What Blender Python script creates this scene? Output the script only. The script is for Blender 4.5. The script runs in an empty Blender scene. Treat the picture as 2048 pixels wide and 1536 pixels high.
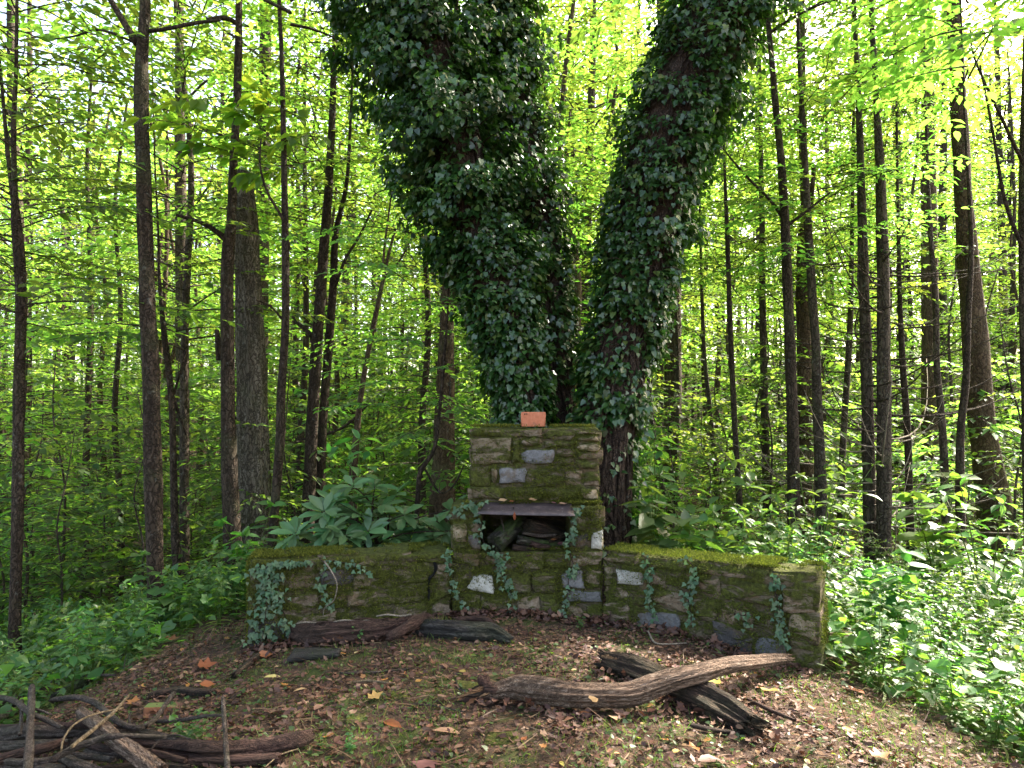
import bpy, math, random
import numpy as np
from mathutils import Vector, Matrix, noise as mnoise

# ------------------------------------------------------------------ camera, light, exposure
sc = bpy.context.scene
COL = sc.collection
F = 1384.0            # focal length in photograph pixels (2048 wide)
EYE = 1.5
HZ = 850.0            # row of the horizon in the photograph
cam_d = bpy.data.cameras.new('camera')
cam = bpy.data.objects.new('camera', cam_d); COL.objects.link(cam)
cam.location = (0, 0, EYE); cam.rotation_euler = (math.radians(90), 0, 0)
cam_d.sensor_width = 36.0; cam_d.lens = 36.0 * F / 2048.0
cam_d.shift_y = (HZ - 768.0) / 2048.0
cam_d.clip_end = 600; cam_d.clip_start = 0.05
sc.camera = cam

SUN_DIR = Vector((0.64, 0.50, 0.82)).normalized()       # towards the sun
elev = math.asin(SUN_DIR.z); azim = math.atan2(SUN_DIR.x, SUN_DIR.y)
w = bpy.data.worlds.new('World'); sc.world = w; w.use_nodes = True
nt = w.node_tree
sky = nt.nodes.new('ShaderNodeTexSky'); sky.sky_type = 'NISHITA'; sky.sun_disc = False
sky.sun_elevation = elev; sky.sun_rotation = azim; sky.air_density = 0.9; sky.dust_density = 4.0; sky.ozone_density = 0.2
bg = nt.nodes['Background']; bg.inputs[1].default_value = 0.15
wb = nt.nodes.new('ShaderNodeMix'); wb.data_type = 'RGBA'; wb.blend_type = 'MULTIPLY'; wb.inputs[0].default_value = 1.0
wb.inputs[7].default_value = (1.0, 0.93, 0.80, 1)              # a milky summer sky, photographed with a warm balance
nt.links.new(sky.outputs[0], wb.inputs[6]); nt.links.new(wb.outputs[2], bg.inputs[0])
sl = bpy.data.lights.new('sun', 'SUN'); sl.energy = 3.5; sl.angle = math.radians(0.55); sl.color = (1.0, 0.94, 0.82)
so = bpy.data.objects.new('sun', sl); COL.objects.link(so)
so.rotation_euler = SUN_DIR.to_track_quat('Z', 'Y').to_euler()
sc.view_settings.view_transform = 'Standard'; sc.view_settings.look = 'None'
sc.view_settings.gamma = 1.0; sc.view_settings.use_curve_mapping = False
sc.view_settings.exposure = 2.8
sc.render.engine = 'CYCLES'
cy = sc.cycles
cy.max_bounces = 10; cy.diffuse_bounces = 7; cy.glossy_bounces = 2; cy.transmission_bounces = 6; cy.transparent_max_bounces = 4
cy.caustics_reflective = False; cy.caustics_refractive = False
cy.use_denoising = True
cy.sample_clamp_indirect = 6.0

R = random.Random(7)
rng = np.random.default_rng(11)

# ------------------------------------------------------------------ helpers
def nrm(a):
    return a / np.maximum(np.linalg.norm(a, axis=-1, keepdims=True), 1e-9)

def smooth(a, b, x):
    t = np.clip((np.asarray(x, float) - a) / (b - a), 0, 1)
    return t * t * (3 - 2 * t)

def vnoise(x, y, seed=0):
    """cheap value noise on arrays"""
    x = np.asarray(x, float); y = np.asarray(y, float)
    xi = np.floor(x); yi = np.floor(y); fx = x - xi; fy = y - yi
    fx = fx * fx * (3 - 2 * fx); fy = fy * fy * (3 - 2 * fy)
    def h(a, b):
        v = np.sin(a * 127.1 + b * 311.7 + seed * 74.7) * 43758.5453
        return v - np.floor(v)
    return (h(xi, yi) * (1 - fx) + h(xi + 1, yi) * fx) * (1 - fy) + (h(xi, yi + 1) * (1 - fx) + h(xi + 1, yi + 1) * fx) * fy

def ground(x, y):
    x = np.asarray(x, float); y = np.asarray(y, float)
    z = -0.035 * np.clip(np.abs(x), 0, 3.4) ** 2 * smooth(1.0, 4.0, y)
    z = z - 0.30 * smooth(6.0, 11.0, y)
    z = z - 0.50 * smooth(2.4, 4.8, -x)
    z = z - 1.25 * smooth(4.5, 9.5, -x) * smooth(3.0, 10.0, y)
    z = z + 1.6 * smooth(9.0, 22.0, x) * smooth(5, 16, y)
    z = z + 8.0 * smooth(30.0, 85.0, y)
    far = smooth(6.0, 9.0, np.hypot(x, y - 3.0))
    z = z + (vnoise(x * 0.5, y * 0.5, 3) - 0.5) * 0.35 * far
    z = z + (vnoise(x * 1.7, y * 1.7, 5) - 0.5) * 0.06 + (vnoise(x * 5, y * 5, 6) - 0.5) * 0.022
    return z

def gz(x, y):
    return float(ground(x, y))

def P(px, py, d):
    return np.array([(px - 1024.0) / F * d, d, EYE - (py - HZ) / F * d])

def G(px, py, lift=0.0):
    """point on (or lift above) the ground seen at a photograph pixel"""
    d = F * EYE / max(py - HZ, 20)
    for _ in range(12):
        x = (px - 1024.0) / F * d
        d = F * (EYE - gz(x, d) - lift) / max(py - HZ, 20)
    return P(px, py, d)

def mk_mesh(name, V, T=None, Q=None, rnd=None, mats=(), mi=None, smooth_=False):
    me = bpy.data.meshes.new(name)
    V = np.asarray(V, np.float32).reshape(-1, 3)
    nT = 0 if T is None else len(T); nQ = 0 if Q is None else len(Q)
    idx = []
    if nT: idx.append(np.asarray(T, np.int32).ravel())
    if nQ: idx.append(np.asarray(Q, np.int32).ravel())
    idx = np.concatenate(idx)
    tot = np.concatenate([np.full(nT, 3, np.int32), np.full(nQ, 4, np.int32)])
    st = np.concatenate([[0], np.cumsum(tot)[:-1]]).astype(np.int32)
    me.vertices.add(len(V)); me.vertices.foreach_set('co', V.ravel())
    me.loops.add(len(idx)); me.loops.foreach_set('vertex_index', idx)
    me.polygons.add(len(tot)); me.polygons.foreach_set('loop_start', st); me.polygons.foreach_set('loop_total', tot)
    if mi is not None: me.polygons.foreach_set('material_index', np.asarray(mi, np.int32))
    me.update(calc_edges=True)
    if rnd is not None:
        at = me.attributes.new('rnd', 'FLOAT', 'POINT'); at.data.foreach_set('value', np.asarray(rnd, np.float32))
    if smooth_:
        me.polygons.foreach_set('use_smooth', np.ones(len(tot), bool))
    for m in mats: me.materials.append(m)
    return me

class MB:
    """collects verts / tris / quads, links them as one mesh object"""
    def __init__(s):
        s.V = []; s.T = []; s.Q = []; s.r = []; s.tm = []; s.qm = []; s.n = 0
    def add(s, V, T=None, Q=None, rnd=0.5, mat=0):
        V = np.asarray(V, float).reshape(-1, 3)
        if T is not None and len(T): s.T.append(np.asarray(T, int) + s.n); s.tm.append(np.full(len(T), mat))
        if Q is not None and len(Q): s.Q.append(np.asarray(Q, int) + s.n); s.qm.append(np.full(len(Q), mat))
        s.V.append(V); s.r.append(np.broadcast_to(np.asarray(rnd, float), (len(V),)).copy()); s.n += len(V)
        return s
    def mesh(s, name, mats, smooth_=False):
        T = np.concatenate(s.T) if s.T else None; Q = np.concatenate(s.Q) if s.Q else None
        mi = np.concatenate(s.tm + s.qm)
        return mk_mesh(name, np.concatenate(s.V), T, Q, np.concatenate(s.r), mats, mi, smooth_)
    def obj(s, name, mats, parent=None, smooth_=False, **kw):
        return link(name, s.mesh(name, mats, smooth_), parent, **kw)

def link(name, data, parent=None, loc=None, **kw):
    o = bpy.data.objects.new(name, data); COL.objects.link(o)
    if parent is not None:
        o.parent = parent
    if loc is not None: o.location = loc
    for k, v in kw.items(): o[k] = v
    return o

def thing(name, label, cat, loc=(0, 0, 0), rz=0.0, group=None, scale=1.0):
    o = link(name, None, None, loc); o.rotation_euler = (0, 0, rz); o.scale = (scale,) * 3
    o.empty_display_size = 0.2
    o['label'] = label; o['category'] = cat
    if group: o['group'] = group
    return o

def tag(o, label, cat, group=None):
    o['label'] = label; o['category'] = cat
    if group: o['group'] = group
    return o

def catmull(pts, n):
    pts = np.asarray(pts, float)
    if len(pts) == 2:
        t = np.linspace(0, 1, n)[:, None]; return pts[0] * (1 - t) + pts[1] * t
    p = np.vstack([2 * pts[0] - pts[1], pts, 2 * pts[-1] - pts[-2]])
    m = len(pts) - 1; out = []
    for u in np.linspace(0, m - 1e-6, n):
        i = int(u); t = u - i
        a, b, c, d = p[i], p[i + 1], p[i + 2], p[i + 3]
        out.append(0.5 * ((2 * b) + (c - a) * t + (2 * a - 5 * b + 4 * c - d) * t * t + (3 * b - a - 3 * c + d) * t ** 3))
    return np.array(out)

def tube(path, rad, sides=8, amp=0.0, seed=0, ridges=0, cap=True, freq=3.0, groove=0.0):
    """tube along a path: returns V, T, Q"""
    path = np.asarray(path, float); n = len(path)
    rad = np.broadcast_to(np.asarray(rad, float), (n,))
    tan = nrm(np.gradient(path, axis=0))
    ref = np.array([1.0, 0, 0]) if abs(tan[0][0]) < 0.8 else np.array([0, 1.0, 0])
    u = nrm(ref - tan * (tan @ ref)[:, None]); v = np.cross(tan, u)
    a = np.linspace(0, 2 * math.pi, sides, endpoint=False)
    ln = np.concatenate([[0], np.cumsum(np.linalg.norm(np.diff(path, axis=0), axis=1))])
    rr = np.repeat(rad[:, None], sides, 1)
    if amp:
        A, L = np.meshgrid(a, ln)
        f = (vnoise(np.cos(A) * 1.3 + 9 + seed, L * freq + np.sin(A) * 1.3, seed) - 0.5) * 2
        if ridges:
            f = f * 0.6 + 0.38 * np.sin(A * ridges + 2.6 * vnoise(L * 1.5, A, seed + 3) * 2) + 0.26 * np.sin(A * (ridges * 2 + 1) + 5 * vnoise(L * 3.0, A * 2, seed + 5))
        rr = rr * (1 + amp * f)
        if ridges and groove:
            g1 = np.abs(vnoise(np.cos(A) * groove + 11 + L * .9, np.sin(A) * groove + 17 - L * .7, seed + 11) - .5) * 2
            g2 = np.abs(vnoise(np.cos(A) * groove * 2.3 + 31 + L * 1.6, np.sin(A) * groove * 2.3 + 7 + L * 1.1, seed + 12) - .5) * 2
            rr = rr * (1 - .16 * np.exp(-(g1 / .16) ** 2) - .08 * np.exp(-(g2 / .2) ** 2)) + rad[:, None] * .05 * (vnoise(L * 30 + np.cos(A) * 3, np.sin(A) * 3 + 5, seed + 13) - .5)
    V = path[:, None, :] + u[:, None, :] * (np.cos(a)[None, :, None] * rr[..., None]) + v[:, None, :] * (np.sin(a)[None, :, None] * rr[..., None])
    V = V.reshape(-1, 3)
    i = np.arange(n - 1)[:, None] * sides; j = np.arange(sides)[None, :]; j2 = (j + 1) % sides
    Q = np.stack([i + j, i + j2, i + sides + j2, i + sides + j], -1).reshape(-1, 4)
    T = None
    if cap:
        V = np.vstack([V, path[0], path[-1]])
        c0, c1 = n * sides, n * sides + 1
        j = np.arange(sides); j2 = (j + 1) % sides
        T = np.vstack([np.stack([np.full(sides, c0), j2, j], -1), np.stack([np.full(sides, c1), (n - 1) * sides + j, (n - 1) * sides + j2], -1)])
    return V, T, Q

# leaf outlines: (along, across, lift)
def fan(outline, centre):
    V = np.array([centre] + outline, float); k = len(outline)
    T = np.array([[0, 1 + i, 1 + (i + 1) % k] for i in range(k)])
    return V, T
LEAF = {
 'rhomb': (np.array([(0, 0, 0), (.42, .26, .05), (1, 0, -.10), (.42, -.26, .05)], float), np.array([(0, 2, 1), (0, 3, 2)])),
 'oval': fan([(0, 0, 0), (.25, .21, .05), (.58, .23, .04), (.84, .10, -.05), (1, 0, -.14), (.84, -.10, -.05), (.58, -.23, .04), (.25, -.21, .05)], (.5, 0, -.02)),
 'long': fan([(0, 0, 0), (.3, .12, .03), (.65, .15, .0), (.9, .07, -.09), (1, 0, -.16), (.9, -.07, -.09), (.65, -.15, .0), (.3, -.12, .03)], (.55, 0, -.035)),
 'ivy': fan([(0, 0, 0), (-.10, .30, .0), (.22, .52, -.05), (.42, .27, .02), (1, 0, -.13), (.42, -.27, .02), (.22, -.52, -.05), (-.10, -.30, .0)], (.3, 0, -.03)),
 'heart': fan([(0, 0, 0), (-.12, .26, .02), (.2, .46, .02), (.6, .3, .0), (1, 0, -.14), (.6, -.3, .0), (.2, -.46, .02), (-.12, -.26, .02)], (.35, 0, -.05)),
 'maple': fan([(0, 0, 0), (-.05, .38, .0), (.35, .30, .02), (.55, .52, -.06), (.62, .2, .02), (1, 0, -.12), (.62, -.2, .02), (.55, -.52, -.06), (.35, -.30, .02), (-.05, -.38, .0)], (.35, 0, -.03)),
 'dry': fan([(0, 0, .06), (.25, .24, .16), (.6, .22, .12), (.85, .09, .05), (1, 0, .16), (.85, -.12, .1), (.6, -.2, .0), (.25, -.22, .10)], (.5, 0, 0.0)),
 'drylobe': fan([(0, 0, .02), (.12, .32, .14), (.3, .16, .05), (.5, .42, .2), (.65, .16, .06), (1, 0, .18), (.65, -.16, .04), (.5, -.36, .02), (.3, -.16, .04), (.12, -.3, .12)], (.45, 0, 0.0)),
 'blade': (np.array([(0, .04, 0), (0, -.04, 0), (.55, .03, .06), (.55, -.03, .06), (1, 0, -.03)], float), np.array([(0, 1, 2), (1, 3, 2), (2, 3, 4)])),
 'needle': (np.array([(0, 0, 0), (.3, .2, .0), (1, 0, -.05), (.3, -.2, .0)], float), np.array([(0, 2, 1), (0, 3, 2)])),
}

def leaves(mb, kind, Pn, D, N, S, rnd=None, mat=0, wid=1.0):
    """many leaves at once; D direction, N normal, S size"""
    Pn = np.asarray(Pn, float); n = len(Pn)
    if n == 0: return
    tv, tf = LEAF[kind]
    D = nrm(np.asarray(D, float)); B = nrm(np.cross(np.asarray(N, float), D)); N2 = np.cross(D, B)
    S = np.broadcast_to(np.asarray(S, float), (n,))[:, None, None]
    V = Pn[:, None, :] + S * (tv[None, :, 0:1] * D[:, None, :] + tv[None, :, 1:2] * wid * B[:, None, :] + tv[None, :, 2:3] * N2[:, None, :])
    k = len(tv)
    T = (tf[None] + (np.arange(n) * k)[:, None, None]).reshape(-1, 3)
    if rnd is None: rnd = rng.random(n)
    mb.add(V.reshape(-1, 3), T, None, np.repeat(rnd, k), mat)

def leaf_objs(name, kind, Pn, D, N, S, mats, parent, nvar=6, wid=1.0, **kw):
    """each leaf an object; meshes shared"""
    vs = []
    for i in range(nvar):
        b = MB(); leaves(b, kind, [[0, 0, 0]], [[1, 0, 0]], [[0, 0, 1]], [1.0], np.array([(i + .5) / nvar]), 0, wid * R.uniform(.88, 1.12))
        vs.append(b.mesh(name, mats))
    out = []
    D = nrm(np.asarray(D, float)); B = nrm(np.cross(np.asarray(N, float), D)); N2 = np.cross(D, B)
    for i in range(len(Pn)):
        o = bpy.data.objects.new(name, vs[R.randrange(nvar)]); COL.objects.link(o); o.parent = parent
        s = float(S[i])
        M = Matrix(((D[i][0], B[i][0], N2[i][0], Pn[i][0]), (D[i][1], B[i][1], N2[i][1], Pn[i][1]), (D[i][2], B[i][2], N2[i][2], Pn[i][2]), (0, 0, 0, 1)))
        o.matrix_local = M @ Matrix.Scale(s, 4)
        for k, v in kw.items(): o[k] = v
        out.append(o)
    return out

# ------------------------------------------------------------------ materials
def nodes(name):
    m = bpy.data.materials.new(name); m.use_nodes = True
    t = m.node_tree; t.nodes.clear()
    out = t.nodes.new('ShaderNodeOutputMaterial')
    return m, t, out

def ramp(t, stops, fac):
    r = t.nodes.new('ShaderNodeValToRGB'); e = r.color_ramp.elements
    while len(e) < len(stops): e.new(0.5)
    for i, (p, c) in enumerate(stops):
        e[i].position = p; e[i].color = (*c, 1) if len(c) == 3 else c
    t.links.new(fac, r.inputs[0]); return r.outputs[0]

def mixc(t, fac, a, b, mode='MIX'):
    m = t.nodes.new('ShaderNodeMix'); m.data_type = 'RGBA'; m.blend_type = mode
    for sock, v in ((m.inputs[0], fac), (m.inputs[6], a), (m.inputs[7], b)):
        if hasattr(v, 'links'): t.links.new(v, sock)
        elif isinstance(v, (int, float)): sock.default_value = v
        else: sock.default_value = (*v, 1)
    return m.outputs[2]

def noise(t, vec, scale, detail=4.0, rough=0.55, dist=0.0):
    n = t.nodes.new('ShaderNodeTexNoise'); n.inputs['Scale'].default_value = scale
    n.inputs['Detail'].default_value = detail; n.inputs['Roughness'].default_value = rough; n.inputs['Distortion'].default_value = dist
    if vec is not None: t.links.new(vec, n.inputs['Vector'])
    return n.outputs[0]

def pos(t, scale=(1, 1, 1), obj=False):
    if obj:
        g = t.nodes.new('ShaderNodeTexCoord').outputs['Object']
    else:
        g = t.nodes.new('ShaderNodeNewGeometry').outputs['Position']
    if scale == (1, 1, 1): return g
    mp = t.nodes.new('ShaderNodeMapping'); mp.inputs['Scale'].default_value = scale
    t.links.new(g, mp.inputs[0]); return mp.outputs[0]

def math_(t, op, a, b=None, clamp=False):
    m = t.nodes.new('ShaderNodeMath'); m.operation = op; m.use_clamp = clamp
    for i, v in enumerate((a, b)):
        if v is None: continue
        if hasattr(v, 'links'): t.links.new(v, m.inputs[i])
        else: m.inputs[i].default_value = v
    return m.outputs[0]

def maprange(t, v, a, b):
    m = t.nodes.new('ShaderNodeMapRange'); m.inputs[1].default_value = a; m.inputs[2].default_value = b
    m.interpolation_type = 'SMOOTHSTEP'; t.links.new(v, m.inputs[0]); return m.outputs[0]

def bump(t, h, strength=0.5, dist=0.02):
    b = t.nodes.new('ShaderNodeBump'); b.inputs['Strength'].default_value = strength; b.inputs['Distance'].default_value = dist
    t.links.new(h, b.inputs['Height']); return b.outputs[0]

def leaf_mat(name, refl, trans, tfac=0.5, gloss=0.06, rough=0.4, objvar=0.25):
    m, t, out = nodes(name)
    at = t.nodes.new('ShaderNodeAttribute'); at.attribute_name = 'rnd'
    oi = t.nodes.new('ShaderNodeObjectInfo')
    k = len(refl)
    cr = ramp(t, [(i / (k - 1), c) for i, c in enumerate(refl)], at.outputs['Fac'])
    k = len(trans)
    ct = ramp(t, [(i / (k - 1), c) for i, c in enumerate(trans)], at.outputs['Fac'])
    # each plant a little lighter or darker, yellower or bluer than the next
    v = math_(t, 'ADD', math_(t, 'MULTIPLY', oi.outputs['Random'], 2 * objvar), 1 - objvar)
    hs = []
    for c in (cr, ct):
        h = t.nodes.new('ShaderNodeHueSaturation')
        t.links.new(math_(t, 'ADD', math_(t, 'MULTIPLY', oi.outputs['Random'], 0.05), 0.475), h.inputs['Hue'])
        t.links.new(v, h.inputs['Value']); t.links.new(c, h.inputs['Color']); hs.append(h.outputs[0])
    d = t.nodes.new('ShaderNodeBsdfDiffuse'); t.links.new(hs[0], d.inputs[0])
    tr = t.nodes.new('ShaderNodeBsdfTranslucent'); t.links.new(hs[1], tr.inputs[0])
    mx = t.nodes.new('ShaderNodeMixShader'); mx.inputs[0].default_value = tfac
    t.links.new(d.outputs[0], mx.inputs[1]); t.links.new(tr.outputs[0], mx.inputs[2])
    g = t.nodes.new('ShaderNodeBsdfGlossy'); g.inputs['Roughness'].default_value = rough; g.inputs[0].default_value = (1, 1, 1, 1)
    lw = t.nodes.new('ShaderNodeLayerWeight'); lw.inputs[0].default_value = 0.5
    fz = math_(t, 'ADD', math_(t, 'MULTIPLY', math_(t, 'POWER', lw.outputs[1], 4.0), gloss * 2.0), gloss * 0.55, True)
    m2 = t.nodes.new('ShaderNodeMixShader'); t.links.new(fz, m2.inputs[0])
    t.links.new(mx.outputs[0], m2.inputs[1]); t.links.new(g.outputs[0], m2.inputs[2])
    t.links.new(m2.outputs[0], out.inputs[0])
    return m

def bark_mat(name, c0, c1, c2, moss=0.2, scale=9.0, stretch=0.16, bs=0.8):
    m, t, out = nodes(name)
    p = pos(t, (1, 1, stretch))
    n1 = noise(t, p, scale, 6, 0.65, 0.6)
    n2 = noise(t, pos(t, (1, 1, min(1, stretch * 2.2))), scale * 3.6, 6, 0.7, 0.8)
    n3 = noise(t, pos(t), 2.3, 4, 0.6)
    v = t.nodes.new('ShaderNodeTexVoronoi'); v.feature = 'DISTANCE_TO_EDGE'; v.inputs['Scale'].default_value = scale * 2.6
    wv = t.nodes.new('ShaderNodeVectorMath'); wv.operation = 'ADD'; t.links.new(pos(t, (1, 1, stretch * 1.5)), wv.inputs[0])
    nn = t.nodes.new('ShaderNodeTexNoise'); nn.inputs['Scale'].default_value = 14; t.links.new(pos(t), nn.inputs['Vector'])
    sv = t.nodes.new('ShaderNodeVectorMath'); sv.operation = 'SCALE'; sv.inputs[3].default_value = 0.10; t.links.new(nn.outputs['Color'], sv.inputs[0])
    t.links.new(sv.outputs[0], wv.inputs[1]); t.links.new(wv.outputs[0], v.inputs['Vector'])
    crack = maprange(t, v.outputs['Distance'], 0.0, 0.16)
    c = ramp(t, [(0.28, c0), (0.5, c1), (0.72, c2)], math_(t, 'ADD', math_(t, 'MULTIPLY', n1, 0.45), math_(t, 'MULTIPLY', n2, 0.55)))
    c = mixc(t, crack, mixc(t, 0.75, c, c0), c)
    c = mixc(t, math_(t, 'MULTIPLY', maprange(t, n3, 0.5, 0.72), moss), c, (0.085, 0.095, 0.040))
    c = mixc(t, math_(t, 'MULTIPLY', maprange(t, noise(t, pos(t), 11, 4, 0.7), 0.60, 0.70), 0.45), c, (0.19, 0.19, 0.165))
    b = t.nodes.new('ShaderNodeBsdfPrincipled'); t.links.new(c, b.inputs['Base Color'])
    b.inputs['Roughness'].default_value = 0.9; b.inputs['Specular IOR Level'].default_value = 0.2
    t.links.new(bump(t, math_(t, 'ADD', math_(t, 'ADD', n1, math_(t, 'MULTIPLY', n2, 0.7)), math_(t, 'MULTIPLY', crack, 0.7)), bs, 0.03), b.inputs['Normal'])
    t.links.new(b.outputs[0], out.inputs[0]); return m

def stone_mat(name, cols, moss):
    """rough field stone with lichen and moss growing over it"""
    m, t, out = nodes(name)
    p = pos(t); oi = t.nodes.new('ShaderNodeObjectInfo')
    n1 = noise(t, p, 16, 8, 0.7, 0.4); n2 = noise(t, p, 60, 4, 0.6); n3 = noise(t, pos(t, (1, 1, 2.4)), 7.0, 5, 0.65, 0.5)
    c = ramp(t, [(0.25, cols[0]), (0.5, cols[1]), (0.75, cols[2])], math_(t, 'ADD', math_(t, 'MULTIPLY', n1, 0.75), math_(t, 'MULTIPLY', n2, 0.25)))
    h = t.nodes.new('ShaderNodeHueSaturation'); t.links.new(c, h.inputs['Color'])
    t.links.new(math_(t, 'ADD', math_(t, 'MULTIPLY', oi.outputs['Random'], 0.5), 0.75), h.inputs['Value'])
    c = h.outputs[0]
    # rusty and earthy stains
    c = mixc(t, math_(t, 'MULTIPLY', maprange(t, noise(t, p, 5.5, 5, 0.6, 0.5), 0.5, 0.68), 0.6), c, (0.105, 0.062, 0.025))
    c = mixc(t, math_(t, 'MULTIPLY', maprange(t, noise(t, p, 27, 5, 0.7), 0.55, 0.7), 0.5), c, (0.03, 0.028, 0.022))
    mm = maprange(t, n3, 0.66 - moss * 0.5, 0.80 - moss * 0.5)
    ge = t.nodes.new('ShaderNodeNewGeometry'); sx = t.nodes.new('ShaderNodeSeparateXYZ'); t.links.new(ge.outputs['Normal'], sx.inputs[0])
    mm = math_(t, 'MAXIMUM', mm, maprange(t, math_(t, 'ADD', sx.outputs[2], math_(t, 'MULTIPLY', math_(t, 'SUBTRACT', n3, 0.5), 1.2)), 0.35, 0.75))
    mc = ramp(t, [(0.3, (0.030, 0.026, 0.008)), (0.5, (0.074, 0.080, 0.016)), (0.72, (0.155, 0.172, 0.026))], noise(t, p, 34, 6, 0.75))
    c = mixc(t, mm, c, mc)
    b = t.nodes.new('ShaderNodeBsdfPrincipled'); t.links.new(c, b.inputs['Base Color'])
    b.inputs['Roughness'].default_value = 0.92; b.inputs['Specular IOR Level'].default_value = 0.2
    hh = math_(t, 'ADD', math_(t, 'ADD', n1, math_(t, 'MULTIPLY', n2, 0.4)), math_(t, 'MULTIPLY', mm, math_(t, 'ADD', noise(t, p, 120, 3, 0.7), 0.1)))
    t.links.new(bump(t, hh, 0.9, 0.03), b.inputs['Normal'])
    t.links.new(b.outputs[0], out.inputs[0]); return m

def wood_mat(name, c0, c1, c2, moss=0.0, axis=(1, 1, 1), scale=12):
    m, t, out = nodes(name)
    p = pos(t, axis, True)
    n1 = noise(t, p, scale, 7, 0.68, 0.8); n2 = noise(t, p, scale * 5, 4, 0.6); n3 = noise(t, pos(t), 6, 4, 0.6)
    c = ramp(t, [(0.3, c0), (0.5, c1), (0.7, c2)], math_(t, 'ADD', math_(t, 'MULTIPLY', n1, 0.7), math_(t, 'MULTIPLY', n2, 0.3)))
    n4 = noise(t, p, scale * 1.7, 5, 0.6, 1.2); ck = maprange(t, math_(t, 'ABSOLUTE', math_(t, 'SUBTRACT', n4, 0.5)), 0.0, 0.045)
    c = mixc(t, ck, mixc(t, 0.8, c, c0), c)
    c = mixc(t, math_(t, 'MULTIPLY', maprange(t, noise(t, pos(t), 45, 4, 0.7), 0.62, 0.70), 0.6), c, c2)
    if moss: c = mixc(t, math_(t, 'MULTIPLY', maprange(t, n3, 0.42, 0.6), moss), c, (0.055, 0.085, 0.02))
    b = t.nodes.new('ShaderNodeBsdfPrincipled'); t.links.new(c, b.inputs['Base Color'])
    b.inputs['Roughness'].default_value = 0.85; b.inputs['Specular IOR Level'].default_value = 0.25
    t.links.new(bump(t, math_(t, 'ADD', math_(t, 'ADD', n1, math_(t, 'MULTIPLY', n2, 0.5)), math_(t, 'MULTIPLY', ck, 0.5)), 1.0, 0.03), b.inputs['Normal'])
    t.links.new(b.outputs[0], out.inputs[0]); return m

GREEN_R = [(0.020, 0.050, 0.012), (0.038, 0.082, 0.019), (0.065, 0.110, 0.028)]
GREEN_T = [(0.16, 0.33, 0.034), (0.26, 0.46, 0.048), (0.42, 0.59, 0.072)]
M = {}
M['leaf'] = leaf_mat('woodland_leaf', GREEN_R, GREEN_T, 0.55, 0.035, 0.5, 0.3)
M['leafbig'] = leaf_mat('large_leaf', [(0.03, 0.075, 0.015), (0.05, 0.10, 0.018), (0.075, 0.125, 0.02)], [(0.24, 0.46, 0.03), (0.36, 0.58, 0.035), (0.48, 0.66, 0.05)], 0.55, 0.04, 0.42, 0.15)
M['ivy'] = leaf_mat('ivy_leaf', [(0.008, 0.026, 0.006), (0.018, 0.050, 0.011), (0.030, 0.068, 0.016), (0.052, 0.095, 0.022), (0.100, 0.120, 0.030)], [(0.05, 0.14, 0.012), (0.10, 0.24, 0.02)], 0.25, 0.075, 0.30, 0.2)
M['wallivy'] = leaf_mat('wall_ivy_leaf', [(0.030, 0.068, 0.026), (0.055, 0.105, 0.042), (0.10, 0.150, 0.066)], [(0.05, 0.12, 0.03), (0.08, 0.16, 0.04)], 0.25, 0.05, 0.4, 0.2)
M['rhodo'] = leaf_mat('rhododendron_leaf', [(0.045, 0.100, 0.034), (0.075, 0.145, 0.052), (0.11, 0.185, 0.075)], [(0.06, 0.16, 0.03), (0.1, 0.22, 0.04)], 0.3, 0.06, 0.38, 0.15)
M['herb'] = leaf_mat('herb_leaf', [(0.035, 0.088, 0.026), (0.055, 0.118, 0.036), (0.10, 0.155, 0.055)], [(0.10, 0.28, 0.03), (0.2, 0.42, 0.04), (0.34, 0.55, 0.05)], 0.45, 0.05, 0.4, 0.25)
M['needle'] = leaf_mat('needle', [(0.012, 0.028, 0.010), (0.022, 0.044, 0.014)], [(0.03, 0.07, 0.01), (0.06, 0.12, 0.015)], 0.3, 0.03, 0.5, 0.15)
M['litter'] = leaf_mat('dead_leaf', [(0.034, 0.019, 0.015), (0.078, 0.041, 0.029), (0.125, 0.062, 0.037), (0.060, 0.034, 0.030), (0.19, 0.118, 0.072), (0.115, 0.049, 0.027)], [(0.08, 0.03, 0.01), (0.18, 0.08, 0.03)], 0.15, 0.03, 0.55, 0.15)
M['orange'] = leaf_mat('orange_leaf', [(0.23, 0.092, 0.03), (0.31, 0.135, 0.04), (0.27, 0.16, 0.07)], [(0.4, 0.12, 0.02), (0.4, 0.16, 0.02)], 0.2, 0.04, 0.45, 0.2)
M['tan'] = leaf_mat('tan_leaf', [(0.24, 0.15, 0.07), (0.34, 0.22, 0.11), (0.40, 0.28, 0.15)], [(0.3, 0.18, 0.06), (0.3, 0.2, 0.08)], 0.2, 0.04, 0.45, 0.2)
M['yellow'] = leaf_mat('yellow_leaf', [(0.33, 0.25, 0.07), (0.40, 0.29, 0.08), (0.33, 0.28, 0.12)], [(0.4, 0.3, 0.04), (0.4, 0.3, 0.04)], 0.2, 0.04, 0.45, 0.2)
M['maroon'] = leaf_mat('maroon_leaf', [(0.085, 0.040, 0.034), (0.12, 0.055, 0.046), (0.16, 0.085, 0.07)], [(0.1, 0.03, 0.02), (0.1, 0.03, 0.02)], 0.12, 0.04, 0.5, 0.2)
M['grass'] = leaf_mat('grass_blade', [(0.035, 0.07, 0.014), (0.07, 0.11, 0.02), (0.13, 0.15, 0.04)], [(0.14, 0.25, 0.03), (0.25, 0.35, 0.05)], 0.4, 0.03, 0.5, 0.1)
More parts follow.
